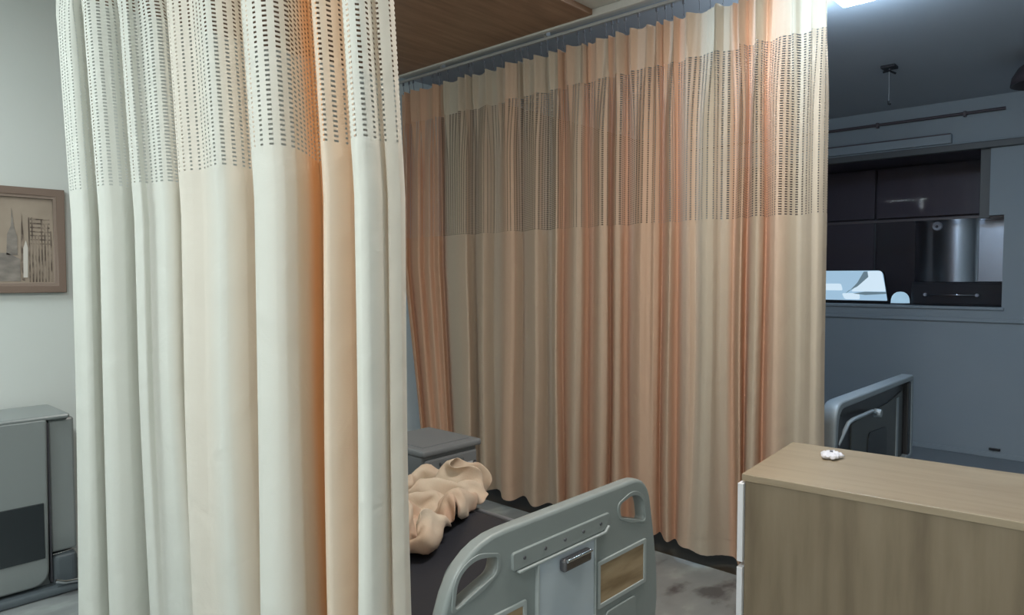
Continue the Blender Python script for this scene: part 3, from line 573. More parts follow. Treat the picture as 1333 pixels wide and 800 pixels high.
    168, 137, 38, 203, 148, 26, 218, 129, 24, 235, 121, 14, 274, 121, 22, 293, 117, 16, 319, 120, 27, 338, 111, 34, 319, 108, 61, -313, -43, 17, -322, -53, 22, -298, -73, 36, -306, -71, 63, -281, -67, 81, -262, -55, 63,
    -267, -45, 43, -263, -31, 17, -265, -2, 31, -254, 22, 33, -239, 31, 20, -218, 31, 24, -202, 41, 32, -181, 55, 28, -161, 63, 20, -145, 68, 31, -128, 71, 42, -118, 56, 78, -103, 64, 101, -86, 68, 82, -93, 65, 59,
    -89, 60, 33, -57, 64, 31, -38, 72, 66, -39, 77, 97, -32, 91, 77, -27, 87, 44, -7, 97, 28, 5, 110, 48, 14, 107, 66, 21, 93, 79, 44, 83, 99, 55, 106, 86, 81, 122, 71, 93, 128, 73, 117, 127, 73,
    143, 117, 63, 174, 131, 59, 198, 133, 43, 227, 136, 37, 251, 135, 33, 275, 146, 20, 300, 139, 28, 317, 141, 28, 331, 141, 42, 325, 135, 58, -333, -6, 12, -315, -23, 30, -308, -45, 48, -295, -40, 60, -274, -41, 81,
    -245, -33, 74, -262, -29, 49, -289, -21, 27, -284, 16, 21, -277, 31, 38, -259, 36, 20, -241, 49, 23, -221, 56, 35, -196, 62, 21, -175, 79, 22, -147, 78, 36, -141, 88, 50, -139, 66, 82, -119, 73, 103, -109, 85, 78,
    -110, 80, 49, -103, 77, 24, -62, 83, 15, -68, 81, 55, -70, 89, 90, -65, 94, 70, -47, 102, 48, -27, 120, 34, -10, 115, 50, -1, 123, 71, 9, 110, 94, 35, 92, 111, 64, 101, 109, 79, 125, 95, 103, 122, 99,
    124, 107, 101, 155, 103, 87, 185, 102, 70, 192, 125, 64, 221, 135, 60, 248, 149, 54, 275, 146, 42, 293, 149, 44, 309, 156, 39, 321, 161, 45, 333, 156, 62, -333, 30, 25, -325, 4, 44, -309, -14, 54, -300, -15, 76,
    -273, -14, 81, -246, 1, 79, -250, 2, 57, -294, 4, 45, -311, 27, 17, -293, 37, 23, -277, 52, 28, -250, 66, 24, -224, 61, 14, -212, 78, 29, -181, 98, 31, -176, 84, 45, -156, 100, 59, -150, 98, 79, -140, 94, 111,
    -134, 101, 79, -125, 108, 52, -107, 96, 36, -80, 110, 13, -71, 109, 46, -95, 103, 76, -79, 122, 74, -64, 130, 47, -49, 127, 48, -27, 133, 62, -21, 111, 78, -5, 93, 97, 15, 96, 122, 56, 112, 126, 80, 134, 123,
    109, 126, 124, 135, 127, 114, 166, 119, 112, 180, 118, 93, 206, 122, 80, 227, 114, 69, 258, 116, 60, 273, 149, 68, 297, 168, 63, 293, 177, 42, 319, 185, 41, 337, 170, 38, -333, 57, 49, -336, 31, 69, -314, 18, 72,
    -285, 12, 74, -261, 18, 90, -243, 28, 79, -244, 35, 58, -285, 33, 57, -320, 47, 36, -305, 61, 22, -278, 69, 20, -259, 84, 16, -240, 74, 35, -218, 89, 25, -204, 98, 28, -203, 98, 54, -171, 117, 57, -163, 118, 78,
    -149, 122, 105, -136, 125, 93, -124, 120, 78, -127, 122, 43, -105, 134, 14, -85, 138, 34, -110, 125, 49, -95, 139, 55, -78, 144, 55, -55, 152, 63, -50, 137, 81, -39, 116, 96, -15, 105, 103, 5, 124, 128, 48, 141, 135,
    83, 141, 147, 115, 146, 141, 145, 147, 130, 174, 148, 124, 196, 147, 109, 214, 124, 102, 236, 111, 90, 259, 122, 90, 283, 144, 80, 304, 158, 83, 298, 182, 81, 303, 196, 55, 324, 204, 34, -339, 77, 77, -330, 55, 84,
    -311, 48, 85, -286, 44, 73, -259, 54, 88, -230, 58, 96, -248, 64, 64, -274, 65, 60, -308, 66, 37, -314, 90, 28, -286, 92, 13, -275, 99, 32, -257, 94, 48, -230, 100, 49, -216, 105, 26, -206, 120, 44, -184, 127, 51,
    -173, 134, 78, -164, 137, 112, -152, 145, 94, -129, 149, 83, -139, 151, 51, -126, 161, 16, -105, 165, 32, -111, 152, 36, -112, 148, 59, -85, 160, 74, -72, 173, 87, -52, 162, 87, -38, 143, 97, -9, 138, 89, 22, 134, 109,
    57, 144, 122, 88, 161, 131, 114, 161, 130, 145, 179, 133, 175, 178, 123, 192, 167, 99, 219, 152, 97, 230, 139, 79, 257, 155, 84, 278, 161, 105, 307, 172, 113, 324, 191, 108, 309, 217, 83, 328, 214, 62, -336, 78, 108,
    -322, 74, 92, -314, 70, 74, -290, 78, 79, -264, 84, 93, -235, 91, 94, -238, 92, 72, -275, 90, 49, -315, 83, 53, -316, 110, 27, -301, 112, 22, -283, 120, 23, -270, 121, 40, -247, 107, 39, -234, 121, 24, -208, 118, 24,
    -205, 134, 54, -200, 141, 84, -185, 153, 104, -165, 159, 85, -151, 157, 67, -145, 177, 51, -147, 184, 21, -116, 187, 16, -124, 179, 44, -99, 181, 65, -85, 174, 49, -58, 175, 60, -39, 187, 71, -24, 171, 79, -4, 168, 101,
    29, 159, 99, 62, 163, 97, 94, 171, 99, 125, 157, 105, 146, 183, 103, 180, 190, 103, 209, 185, 97, 209, 163, 77, 220, 153, 75, 249, 166, 98, 271, 184, 113, 289, 195, 121, 315, 214, 117, 330, 230, 95, 323, 246, 62,
    -315, 83, 128, -315, 83, 105, -327, 97, 83, -303, 105, 89, -273, 115, 97, -248, 121, 84, -232, 124, 70, -268, 116, 62, -313, 110, 69, -326, 125, 36, -314, 140, 12, -293, 153, 21, -273, 147, 26, -257, 137, 40, -242, 134, 16,
    -217, 123, 24, -214, 145, 48, -214, 163, 75, -186, 163, 77, -173, 159, 67, -163, 170, 49, -159, 191, 45, -146, 202, 37, -132, 209, 19, -113, 199, 31, -106, 201, 47, -75, 189, 43, -50, 181, 34, -31, 176, 39, -16, 185, 61,
    10, 192, 75, 43, 183, 75, 72, 161, 68, 98, 168, 64, 125, 148, 71, 155, 169, 75, 174, 193, 78, 197, 183, 71, 216, 166, 57, 238, 164, 51, 241, 174, 82, 255, 197, 105, 272, 220, 128, 298, 233, 122, 307, 240, 109,
    301, 240, 73, -303, 106, 135, -304, 109, 108, -332, 123, 95, -313, 138, 86, -281, 144, 87, -253, 148, 96, -246, 143, 68, -263, 145, 61, -313, 140, 70, -328, 141, 50, -311, 161, 31, -298, 182, 23, -279, 172, 38, -250, 166, 39,
    -243, 152, 30, -227, 155, 27, -223, 153, 43, -195, 173, 53, -197, 183, 78, -175, 183, 77, -183, 185, 47, -166, 206, 49, -154, 215, 38, -128, 223, 29, -115, 220, 13, -88, 209, 29, -67, 214, 39, -48, 198, 41, -30, 195, 26,
    -3, 183, 32, 15, 170, 53, 45, 167, 49, 73, 160, 31, 99, 163, 30, 115, 157, 46, 148, 171, 47, 164, 189, 55, 188, 172, 46, 215, 182, 41, 241, 190, 54, 226, 191, 70, 231, 213, 106, 254, 238, 114, 275, 246, 134,
    291, 253, 125, 283, 255, 91, -301, 127, 131, -309, 133, 121, -325, 145, 110, -322, 167, 92, -290, 168, 87, -271, 162, 95, -248, 170, 82, -269, 174, 69, -313, 172, 65, -337, 167, 40, -324, 179, 26, -299, 192, 40, -267, 198, 42,
    -259, 186, 22, -240, 182, 29, -236, 177, 48, -212, 185, 41, -201, 202, 62, -203, 197, 77, -183, 198, 82, -185, 214, 68, -165, 221, 63, -150, 221, 52, -139, 235, 41, -124, 240, 30, -101, 230, 39, -71, 228, 24, -49, 216, 28,
    -30, 211, 30, -1, 203, 42, 16, 192, 34, 35, 176, 23, 57, 182, 22, 81, 175, 15, 108, 172, 27, 138, 184, 30, 171, 192, 39, 194, 197, 35, 217, 202, 37, 239, 206, 45, 247, 209, 76, 226, 237, 105, 236, 256, 129,
    261, 273, 142, 278, 275, 129, 297, 266, 119, -279, 134, 149, -296, 148, 132, -323, 167, 132, -323, 191, 116, -297, 184, 113, -268, 181, 113, -250, 196, 101, -279, 200, 88, -315, 202, 66, -330, 197, 40, -327, 202, 12, -299, 215, 19,
    -281, 214, 24, -256, 214, 14, -241, 206, 31, -225, 200, 29, -219, 211, 60, -225, 206, 75, -213, 202, 95, -192, 193, 113, -173, 201, 95, -166, 222, 83, -145, 224, 69, -135, 252, 66, -118, 249, 52, -107, 257, 24, -72, 243, 27,
    -40, 229, 13, -24, 226, 29, -7, 222, 30, 8, 214, 20, 34, 201, 24, 64, 205, 24, 85, 192, 30, 105, 190, 35, 140, 195, 25, 175, 209, 24, 197, 215, 18, 223, 226, 21, 238, 224, 46, 259, 238, 63, 251, 253, 104,
    230, 283, 127, 254, 294, 130, 287, 297, 122, 291, 275, 109, -277, 162, 167, -281, 179, 149, -310, 196, 152, -323, 210, 145, -306, 202, 132, -281, 209, 116, -268, 221, 112, -283, 227, 77, -319, 228, 64, -326, 216, 50, -317, 220, 25,
    -300, 239, 17, -272, 236, 19, -251, 237, 26, -238, 233, 26, -233, 222, 44, -219, 228, 53, -223, 238, 81, -210, 232, 106, -185, 220, 110, -162, 209, 116, -154, 203, 99, -133, 222, 94, -114, 231, 70, -94, 249, 56, -117, 267, 48,
    -72, 265, 36, -49, 240, 30, -33, 245, 18, -9, 242, 30, 22, 238, 23, 37, 221, 23, 56, 213, 45, 84, 216, 47, 102, 209, 26, 137, 211, 40, 160, 230, 28, 182, 243, 18, 200, 240, 35, 211, 227, 57, 237, 239, 82,
    245, 266, 85, 225, 291, 97, 253, 304, 97, 278, 293, 97, 302, 279, 89, -268, 192, 185, -278, 206, 164, -295, 217, 152, -305, 238, 148, -313, 225, 125, -307, 211, 111, -291, 232, 95, -299, 257, 75, -334, 254, 62, -326, 249, 47,
    -318, 238, 31, -289, 234, 42, -266, 253, 43, -245, 250, 31, -232, 246, 16, -215, 236, 28, -205, 238, 49, -196, 258, 80, -190, 245, 96, -184, 242, 122, -166, 214, 134, -139, 197, 123, -112, 200, 104, -91, 217, 89, -84, 242, 80,
    -112, 264, 79, -74, 268, 56, -41, 261, 44, -28, 257, 24, -11, 261, 13, 18, 261, 22, 31, 237, 37, 52, 236, 46, 72, 233, 40, 90, 225, 31, 125, 223, 15, 142, 241, 41, 166, 253, 37, 175, 237, 50, 187, 234, 73,
    214, 256, 79, 239, 251, 63, 231, 285, 63, 249, 288, 76, 279, 271, 76, 303, 283, 81, -258, 225, 194, -286, 236, 181, -297, 248, 169, -320, 244, 168, -331, 232, 140, -327, 233, 105, -316, 247, 98, -336, 268, 75, -333, 283, 45,
    -311, 267, 31, -306, 254, 52, -277, 246, 57, -251, 244, 60, -241, 266, 49, -221, 264, 26, -196, 252, 35, -184, 241, 52, -167, 263, 84, -187, 277, 96, -180, 265, 114, -157, 233, 112, -129, 221, 122, -112, 226, 115, -98, 213, 117,
    -87, 228, 104, -92, 259, 102, -76, 289, 70, -51, 282, 35, -29, 278, 43, -22, 278, 31, 4, 274, 47, 35, 264, 34, 45, 263, 39, 70, 250, 49, 82, 241, 21, 113, 244, 31, 136, 259, 29, 144, 255, 43, 164, 259, 61,
    173, 256, 82, 187, 254, 58, 227, 252, 56, 244, 262, 44, 266, 268, 57, 292, 277, 50, 300, 254, 64, -256, 258, 203, -275, 258, 179, -291, 276, 167, -310, 274, 146, -325, 266, 134, -319, 269, 116, -313, 276, 96, -314, 290, 76,
    -311, 308, 51, -295, 290, 36, -290, 271, 41, -270, 266, 69, -239, 259, 82, -217, 265, 64, -199, 270, 46, -177, 259, 24, -162, 250, 52, -154, 279, 78, -167, 304, 92, -154, 285, 117, -134, 262, 110, -130, 250, 128, -112, 237, 137,
    -100, 218, 147, -77, 218, 133, -63, 236, 103, -53, 276, 88, -53, 294, 55, -37, 305, 58, -15, 303, 47, 2, 290, 38, 21, 289, 24, 42, 278, 24, 66, 272, 25, 81, 261, 21, 109, 271, 34, 137, 273, 14, 152, 270, 33,
    157, 272, 51, 176, 273, 66, 197, 272, 52, 223, 250, 30, 252, 243, 26, 272, 253, 36, 293, 253, 40, 320, 236, 38, -249, 276, 190, -263, 280, 172, -275, 277, 147, -295, 265, 149, -305, 280, 128, -307, 302, 122, -291, 299, 93,
    -297, 309, 81, -288, 304, 64, -286, 310, 41, -281, 285, 16, -253, 280, 54, -232, 286, 77, -201, 284, 82, -185, 282, 63, -160, 271, 49, -141, 263, 39, -128, 286, 76, -144, 304, 99, -131, 309, 120, -133, 285, 107, -126, 278, 135,
    -113, 258, 147, -87, 240, 148, -59, 233, 151, -58, 243, 115, -35, 267, 110, -39, 291, 76, -34, 311, 78, -8, 300, 66, 11, 315, 57, 15, 301, 42, 33, 306, 19, 66, 295, 15, 86, 281, 40, 115, 285, 43, 133, 295, 28,
    148, 288, 31, 168, 286, 46, 182, 286, 49, 202, 281, 56, 223, 270, 25, 253, 266, 15, 275, 273, 25, 308, 262, 18, 335, 250, 34, -245, 261, 172, -242, 287, 164, -253, 266, 144, -276, 244, 139, -279, 266, 125, -280, 296, 128,
    -271, 298, 110, -271, 313, 90, -263, 309, 58, -261, 307, 45, -257, 306, 14, -242, 281, 31, -220, 291, 50, -198, 302, 63, -169, 298, 53, -174, 282, 30, -132, 281, 39, -130, 293, 56, -127, 311, 85, -114, 308, 101, -107, 286, 99,
    -107, 288, 127, -103, 280, 137, -79, 266, 149, -51, 258, 159, -63, 248, 138, -37, 281, 119, -37, 302, 99, -18, 300, 92, -2, 315, 83, 21, 312, 87, 27, 309, 60, 34, 308, 43, 63, 310, 38, 88, 305, 58, 101, 306, 45,
    135, 303, 54, 152, 303, 55, 161, 307, 35, 185, 295, 32, 214, 292, 34, 239, 285, 32, 260, 293, 24, 286, 301, 15, 320, 290, 31, 329, 273, 52, -245, 242, 178, -220, 263, 165, -233, 249, 145, -250, 234, 126, -254, 259, 114,
    -277, 270, 113, -252, 284, 106, -257, 303, 90, -248, 303, 74, -243, 305, 55, -231, 319, 26, -231, 293, 20, -221, 299, 32, -201, 291, 33, -171, 301, 25, -152, 302, 27, -123, 287, 19, -106, 295, 42, -100, 305, 70, -93, 308, 82,
    -76, 294, 98, -87, 305, 120, -88, 293, 143, -79, 283, 170, -53, 270, 173, -36, 264, 148, -50, 296, 136, -35, 310, 124, -10, 308, 114, 6, 305, 104, 25, 290, 101, 41, 306, 81, 43, 306, 60, 54, 286, 54, 79, 293, 67,
    108, 314, 83, 141, 307, 82, 160, 305, 72, 180, 316, 56, 192, 310, 31, 208, 298, 29, 232, 305, 30, 252, 311, 22, 281, 317, 36, 310, 303, 58, 299, 285, 40, -255, 250, 152, -218, 235, 161, -221, 229, 137, -255, 230, 138,
    -255, 234, 105, -267, 259, 92, -266, 282, 95, -244, 298, 95, -253, 290, 77, -226, 311, 71, -242, 317, 52, -226, 308, 18, -216, 296, 13, -198, 314, 24, -186, 311, 30, -160, 319, 13, -130, 295, 23, -99, 283, 27, -89, 307, 49,
    -70, 312, 71, -48, 318, 98, -62, 304, 115, -81, 316, 138, -68, 295, 148, -55, 284, 165, -21, 286, 168, -45, 303, 137, -46, 309, 117, -25, 319, 130, 12, 318, 127, 46, 313, 119, 51, 291, 106, 65, 315, 85, 66, 299, 85,
    89, 309, 91, 112, 285, 84, 151, 281, 80, 179, 295, 94, 188, 296, 72, 200, 311, 57, 211, 319, 32, 214, 313, 17, 231, 318, 42, 265, 312, 58, 292, 310, 58, 274, 296, 58,]
def blanket():
    P = np.array(CLOTH, float).reshape(42, 46, 3)/1000
    bm = bmesh.new(); V = [[bm.verts.new((p[0]*1.16, p[1]*1.12, p[2]*1.2)) for p in row] for row in P]
    for j in range(41):
        for i in range(45): bm.faces.new((V[j][i], V[j][i+1], V[j+1][i+1], V[j+1][i]))
    bm.normal_update(); return bm
bk = thing('blanket', 'crumpled peach blanket heaped on the black mattress', 'blanket', (1.67, 2.24, .640), .5)
o = from_bm('blanket_fabric', blanket(), None, bk, True)
def fabric2():
    m = mat('peach_knit_blanket', (.72, .50, .33), .9, noise=(5, (1, 1, 1), [(.35, (.64, .42, .30)), (.5, (.70, .54, .41)), (.65, (.74, .62, .49))]), bump=(160, .35)); return m
M['blanket'] = fabric2(); o.data.materials.append(M['blanket'])
so = o.modifiers.new('thickness', 'SOLIDIFY'); so.thickness = .005
sb_ = o.modifiers.new('smooth', 'SUBSURF'); sb_.levels = sb_.render_levels = 1

# ------------------------------------------------------------ grey locker beside the bed head
lk = thing('bedside_locker', 'grey plastic bedside locker behind the peach blanket', 'locker', (2.395, 2.82, 0))
b = box('body', (-.19, -.19, .06), (.19, .20, .72), M['locker'], lk, .018, 3)
box('top', (-.205, -.215, .715), (.205, .215, .75), M['locker'], lk, .014, 3)
box('tray_recess', (-.16, -.16, .748), (.16, .17, .754), M['locker'], lk, .002)
dr = box('drawer', (-.175, -.205, .53), (.175, -.185, .695), M['locker'], lk, .008)
box('handle', (-.09, -.222, .655), (.07, -.203, .675), M['lockerd'], dr, .006)
tg = box('sticker', (.09, -.208, .565), (.165, -.2045, .64), M['label'], lk)
box('door', (-.175, -.205, .10), (.175, -.185, .52), M['locker'], lk, .008)
box('door_slot', (.12, -.209, .40), (.165, -.203, .50), M['lockerd'], lk, .002)
for sx in (-1, 1):
    for sy in (-1, 1): disc('caster', (sx*.15, sy*.15, .03), .03, .02, M['blackplastic'], lk, 'X', 14)

# ------------------------------------------------------------ oak chest at the right
ang = math.atan2(.066, .8)
ch = thing('oak_chest', 'pale oak chest with white drawer fronts in front of the far curtain', 'chest', (2.375, 1.056, 0), ang)
# local: +x away from camera (depth .61), -y along the chest
box('side_board', (0.004, -1.15, .02), (.022, 0, .875), M['oakv'], ch, .001)
box('side_board', (.588, -1.15, .02), (.606, 0, .875), M['oakv'], ch, .001)
box('top_board', (0, -1.155, .875), (.612, .012, .90), M['oak'], ch, .0015)
box('end_board', (.022, -1.15, .02), (.588, -1.13, .875), M['oakv'], ch)
box('base_board', (.022, -1.13, .02), (.588, 0, .05), M['oakv'], ch)
for k, (z0, z1) in enumerate([(.585, .868), (.30, .565), (.03, .28)]):
    d = box('drawer_front', (-.012, .002, z0), (.604, .022, z1), M['white'], ch, .002)
    tube('knob', [(.22, .023, (z0+z1)/2), (.22, .035, (z0+z1)/2), (.38, .035, (z0+z1)/2), (.38, .023, (z0+z1)/2)], .005, M['chrome'], d, 8)
# crumpled tissue on top
def tissue():
    bm = bmesh.new(); bmesh.ops.create_icosphere(bm, subdivisions=4, radius=1)
    for v in bm.verts:
        x, y, z = v.co; a = math.atan2(y, x)
        k = 1+.10*math.sin(5*a+1)+.07*math.sin(9*a)+.12*math.sin(7*x+3*z)*math.cos(6*y)
        r = math.hypot(x, y)
        h = .30*z+(.12*math.sin(11*x+2)*math.cos(9*y) if z > 0 else 0)-(.10*math.exp(-(r/.25)**2) if z > 0 else 0)
        v.co = Vector((x*k*.050, y*k*.036, max(h*.044, -.012)+.012))
    return bm
ti = tag(from_bm('tissue', tissue(), M['tissue'], None, True), 'small crumpled white tissue on the oak chest top', 'tissue')
ti.location = (2.815, .905, .90)
ti2 = box('tape_end', (-.004, -.004, .018), (.006, .006, .030), M['hookm'], ti, .002)

# ------------------------------------------------------------ picture on the head wall
pf = thing('picture_frame', 'framed sepia harbour picture on the pale wall', 'picture', (.895, Y1, 1.80))
hw, hh = .295, .283
def ring(name, x0, z0, x1, z1, t, ya, yb, m, parent, bev=.004):
    plate(name, [[(x0, z0), (x1, z0), (x1, z1), (x0, z1)], [(x0+t, z0+t), (x1-t, z0+t), (x1-t, z1-t), (x0+t, z1-t)]], ya, yb, bev, m, parent, False)
ring('outer_frame', -hw, -hh, hw, hh, .040, -.035, -.002, M['framew'], pf)
ring('inner_slip', -hw+.036, -hh+.036, hw-.036, hh-.036, .018, -.028, -.004, M['framein'], pf, .002)
def sepia():
    m = mat('sepia_print', (.4, .33, .26), .5, noise=(7, (1, 1, 1), [(.3, (.29, .235, .185)), (.7, (.37, .305, .24))])); return m
pr = box('print', (-hw+.05, -.012, -hh+.05), (hw-.05, -.006, hh-.05), sepia(), pf)
ink = mat('dark_sepia_ink', (.12, .09, .07), .6, noise=(40, (1, 1, .4), [(.4, (.09, .065, .05)), (.6, (.30, .24, .19))]))
inkg = mat('grey_sepia_ink', (.2, .18, .16), .6, noise=(12, (1, 1, 2), [(.35, (.17, .15, .135)), (.65, (.28, .25, .22))]))
inkl = mat('light_sepia_ink', (.6, .57, .52), .6)
def pm(name, pts, m, y=-.013):
    plate(name, [[(x, z) for x, z in pts]], y-.0008, y+.0004, .0001, m, pr, False)
# ships and harbour figures, flat print shapes (coordinates about the picture's centre)
pm('print_ship', [(-.245, -.22), (.085, -.22), (.085, -.10), (.03, -.07), (-.245, -.06)], inkg)
pm('print_ship', [(.025, -.08), (.075, -.08), (.075, .02), (.062, .075), (.053, .17), (.048, .075), (.03, .03)], inkg)
pm('print_sail', [(-.16, -.06), (-.06, -.06), (-.05, .08), (-.11, .17), (-.15, .06)], inkg)
pm('print_figure', [(.098, -.20), (.118, -.20), (.122, -.04), (.113, .0), (.101, -.04)], inkl, -.0138)
pm('print_figure', [(.088, -.21), (.105, -.22), (.104, .02), (.097, .14), (.092, .02)], ink)
R = random.Random(2)
for k in range(8):
    x = .125+k*.0145; z1 = .02+R.random()*.11
    pm('print_mast', [(x, -.225), (x+.007, -.225), (x+.006, z1), (x+.001, z1)], ink)
for k in range(7):
    z = -.02+k*.022
    pm('print_yard', [(.135, z), (.225, z-.004+R.random()*.008), (.225, z+.006), (.135, z+.007)], ink, -.0136)

# ------------------------------------------------------------ grey cabinet under the picture
eq = thing('equipment_cabinet', 'glossy grey cabinet with a dark recessed panel under the framed picture', 'cabinet', (.65, 4.06, 0))
plate('front_panel', [rounded([(-.38, .055), (.322, .055), (.33, .895), (-.38, .895)], [.08, .08, .02, .02])], 0, .05, .012, M['appl'], eq)
box('top', (-.38, .0, .885), (.43, .38, .91), M['appl'], eq, .01)
box('dark_panel', (-.30, -.006, .195), (.305, .004, .475), M['appldark'], eq, .003)
box('seam', (.330, .012, .06), (.338, .05, .87), M['darkline'], eq)
box('side_panel', (.338, .03, .20), (.455, .38, .885), M['appl'], eq, .012)
box('side_base', (.338, .012, .02), (.455, .38, .192), M['appl2'], eq, .03, 4)
tube('edge_glint', [(.345, .02, .195), (.40, .02, .197), (.45, .024, .203)], .003, M['chrome'], eq)  # thin chrome bar stands in for glints along the panel edge
box('body', (-.37, .05, .02), (.337, .38, .88), M['appl'], eq, .01)
box('plinth', (-.40, -.04, 0), (.45, .10, .04), M['appl2'], eq, .015, 3)
tube('crescent_highlight', [(.34, -.03, .075), (.38, -.035, .058), (.44, -.035, .05)], .011, M['chrome'], eq)  # chrome curve modelled as the crescent highlight on the base

# ------------------------------------------------------------ second bed beyond the curtain
b2 = thing('hospital_bed', 'dark grey bed end with a pale rim behind the oak chest', 'bed', (4.62, 1.27, 0))
c = 4.62
rim = rounded([(3.83-c, .34), (5.49-c, .34), (5.475-c, .925), (3.86-c, .935)], [.02, .02, .03, .12])
ins = rounded([(3.88-c, .38), (5.43-c, .38), (5.42-c, .885), (3.91-c, .890)], [.02, .02, .02, .10])
plate('rim', [rim, ins], -.05, .03, .012, M['bed2rim'], b2)
fb = plate('end_board', [rounded([(3.86-c, .36), (5.45-c, .36), (5.44-c, .905), (3.89-c, .91)], [.02, .02, .02, .11])], -.012, .02, .004, M['bed2'], b2)
plate('inner_panel', [rounded([(4.22-c, .37), (5.31-c, .37), (5.31-c, .83), (4.95-c, .79), (4.22-c, .765)], .02)], -.02, -.008, .003, M['bed2in'], fb)
plate('grip_recess', [rounded([(4.50-c, .45), (4.93-c, .45), (4.92-c, .645), (4.53-c, .665)], .05)], -.026, -.018, .002, M['bed2'], fb)
box('rib', (5.15-c, -.028, .375), (5.19-c, -.018, .80), M['bed2rim'], fb, .003)
box('post', (5.36-c, -.045, .05), (5.44-c, 0, .88), M['bed2'], b2, .008)
box('post', (3.90-c, -.045, .05), (3.98-c, 0, .86), M['bed2'], b2, .008)
tube('handle', [(3.92-c, -.04, .70), (4.06-c, -.05, .80), (4.14-c, -.05, .808), (4.50-c, -.05, .805), (4.62-c, -.05, .77)], .012, M['bed2rim'], b2)
disc('knob', (4.60-c, -.055, .78), .028, .04, M['bed2rim'], b2, 'Y', 14)
box('mattress', (3.95-c, .03, .46), (5.40-c, 2.0, .60), M['mattress'], b2, .04, 3)
box('bed_frame', (3.93-c, .02, .36), (5.42-c, 2.02, .45), M['steelgrey'], b2, .01)
for x in (4.0-c, 5.36-c):
    box('leg', (x-.02, 1.85, 0), (x+.02, 1.9, .37), M['steelgrey'], b2)
    box('foot', (x-.03, -.05, 0), (x+.03, .03, .06), M['blackplastic'], b2, .006)

# ------------------------------------------------------------ inside the serving window
sb = thing('steel_box', 'stainless steel box on the dark drawer unit behind the window', 'steel box', (8.03, 1.42, 1.56))
def steelbody():
    # plan outline: rounded shoulder on the far side, flat face on the near side
    out = [(-.27, -.43), (-.27, -.22)]
    for k in range(15):
        t = k/14; out.append((-.27-.07*math.sin(math.pi*min(1, t*1.1)), -.20+t*.42))
    out += [(-.22, .30), (-.12, .36), (.26, .36), (.26, -.43)]
    return out
def prism(name, pts, z0, z1, m, parent, bev=0.0, smooth=False):
    bm = bmesh.new(); a = [bm.verts.new((x, y, z0)) for x, y in pts]; b_ = [bm.verts.new((x, y, z1)) for x, y in pts]
    bm.faces.new(a[::-1]); bm.faces.new(b_); n = len(pts)
    for k in range(n): bm.faces.new((a[k], a[(k+1) % n], b_[(k+1) % n], b_[k]))
    bmesh.ops.recalc_face_normals(bm, faces=bm.faces)
    o = from_bm(name, bm, m, parent, False)
    if smooth:
        o.data.shade_smooth()
        try: o.data.set_sharp_from_angle(angle=math.radians(40))
        except Exception: pass
    return o
prism('body', steelbody(), 0, .575, M['steel'], sb, smooth=True)
prism('lid', [(x*1.03, y*1.02) for x, y in steelbody()], .575, .60, M['steel'], sb, smooth=True)
box('side_flange', (-.29, -.44, .0), (-.268, -.20, .57), M['steel'], sb, .004)
disc('dial', (-.345, .13, .53), .045, .02, M['white'], sb, 'X', 20)
disc('dial_hub', (-.357, .13, .525), .014, .01, M['hookm'], sb, 'X', 12)
cu = thing('drawer_unit', 'low dark glossy drawer unit carrying the steel box', 'drawer unit', (8.0, 1.42, 1.336))
box('body', (-.34, -.46, 0), (.36, .33, .222), M['counter'], cu, .006)
box('drawer', (-.352, -.44, .015), (-.338, .31, .205), M['counter'], cu, .004)
tube('handle', [(-.36, -.22, .10), (-.375, -.21, .10), (-.375, .20, .10), (-.36, .21, .10)], .006, M['chrome'], cu)  # bright bar and end discs stand in for lamp glints on the front
for y in (-.215, .205): disc('glint_disc', (-.37, y, .10), .017, .02, M['white'], cu, 'X', 14)
# cupboard on the niche wall
cb = thing('wall_cupboard', 'dark mauve double cupboard behind the steel box', 'cupboard', (8.44, 2.3, 0))
for k, (y0, y1) in enumerate([(-1.35, -.02), (.0, .62), (.64, 1.4)]):
    d = box('upper_door', (-.02, y0+.004, 2.245), (.05, y1-.004, 2.78), M['mauve'], cb, .004)
    d = box('lower_door', (-.02, y0+.004, 1.35), (.05, y1-.004, 2.235), M['mauve'] if k else M['mauved'], cb, .004)
    tube('hinge', [(-.026, y0+.03, 1.55), (-.026, y0+.07, 1.55)], .006, M['chrome'], d)
tube('door_trim', [(-.03, -.01, 1.45), (-.03, -.01, 2.24)], .006, M['steelgrey'], cb)
# lit monitor and small dome lamp on the counter
mo = thing('monitor', 'wide lit pale blue monitor at the foot of the serving window', 'monitor', (7.72, 2.28, 1.336))
mr = lambda pts: [(-y, z) for y, z in pts]
def yz_plate(name, pts, x0, x1, m, parent, rad=0):
    o = plate(name, [rounded(pts, rad)], x0, x1, .0008, m, parent, False)
    # XZ plate -> YZ plane: local x -> y, local y -> x
    o.data.transform(Matrix(((0, 1, 0, 0), (1, 0, 0, 0), (0, 0, 1, 0), (0, 0, 0, 1)))); o.data.flip_normals(); return o
yz_plate('casing', [(-.32, .0), (.34, .0), (.34, .345), (-.26, .345)], 0, .04, M['blackplastic'], mo, [.01, .01, .02, .05])
sc_ = yz_plate('screen', [(-.305, .03), (.33, .03), (.33, .335), (-.255, .335)], -.004, .002, M['screen'], mo, [.01, .01, .01, .05])
yz_plate('picture_patch', [(-.29, .125), (.04, .12), (-.03, .20), (-.12, .33), (-.245, .33)], -.006, -.003, M['screenw'], sc_, .02)
yz_plate('picture_patch', [(-.02, .21), (-.08, .325), (-.115, .325), (-.125, .27), (-.02, .17), (.06, .13), (.09, .10), (.05, .13)], -.008, -.005, M['screeng'], sc_, .005)
yz_plate('picture_patch', [(-.05, .04), (.10, .04), (.13, .10), (-.04, .105)], -.006, -.003, M['screenw'], sc_, .02)
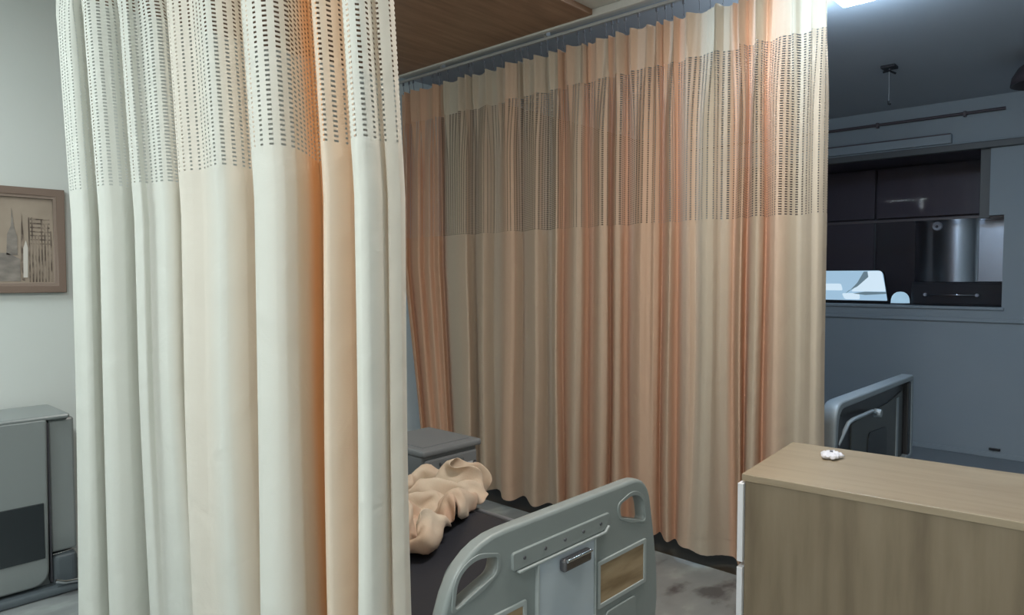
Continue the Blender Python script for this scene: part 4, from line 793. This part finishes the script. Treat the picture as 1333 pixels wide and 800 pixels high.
yz_plate('picture_patch', [(-.295, .10), (-.10, .085), (.02, .10), (-.10, .12), (-.295, .118)], -.008, -.005, M['screeng'], sc_, .005)
yz_plate('picture_patch', [(.12, .13), (.30, .13), (.30, .20), (.14, .20)], -.006, -.003, M['screenw'], sc_, .02)
dl = thing('dome_lamp', 'small glowing dome lamp between the monitor and the steel box', 'lamp', (7.66, 1.845, 1.336))
lathe('shade', [(.0, .125), (.03, .121), (.055, .105), (.072, .08), (.08, .05), (.083, .012)], M['domeglow'], dl)
lathe('base', [(.0, .014), (.086, .014), (.088, .0), (.0, .0)], M['steelgrey'], dl)

# ------------------------------------------------------------ fittings on the far wall and ceiling
cn = thing('conduit', 'thin dark conduit running along the wall under the ceiling', 'pipe', (X1-.02, 1.4, 3.07))
tube('pipe', [(0, -.4, 0), (0, 2.6, 0)], .014, M['darkpipe'], cn)
for y in (-.1, .62, 1.4, 2.2): box('pipe_clip', (-.02, y-.012, -.03), (.02, y+.012, .02), M['darkpipe'], cn, .003)
tr = tag(box('cable_duct', (X1-.06, 1.395, 2.815), (X1, 3.9, 2.90), M['wall_blue'], bev=.004), 'blue grey box duct ending above the serving window', 'cable duct')
tag(box('duct_lid', (X1-.064, 1.40, 2.892), (X1-.001, 3.9, 2.904), M['darkpipe'], tr, .001))
dh = thing('ceiling_hanger', 'small dark drip hook with a thin rod hanging from the ceiling', 'ceiling hook', (5.89, 1.53, CZ))
box('mount', (-.05, -.05, -.02), (.05, .05, 0), M['blackplastic'], dh, .004)
tube('bracket', [(-.04, .03, -.05), (.0, .0, -.035), (.05, -.03, -.05)], .008, M['blackplastic'], dh)
tube('rod', [(0, 0, -.01), (.0, .0, -.27)], .0035, M['steelgrey'], dh)
tube('tip', [(0, 0, -.26), (.0, .0, -.285), (.012, -.01, -.285)], .008, M['blackplastic'], dh)
sh = thing('pendant_shade', 'dark domed pendant shade hanging under the ceiling beside the right wall', 'pendant lamp', (6.29, .60, 2.985))
lathe('shade', [(.0, .19), (.05, .188), (.12, .165), (.18, .12), (.215, .06), (.225, .0), (.215, .0), (.17, .11), (.11, .155), (.0, .18)], mat('dark_mauve_shade', (.06, .05, .06), .5), sh)
tube('stem', [(0, 0, .18), (0, 0, .215)], .012, M['steelgrey'], sh)
tag(box('wall_slot', (X1-.02, .965, .065), (X1-.001, 1.05, .085), M['blackplastic'], bev=.003), 'tiny dark slot low on the blue grey wall', 'vent')
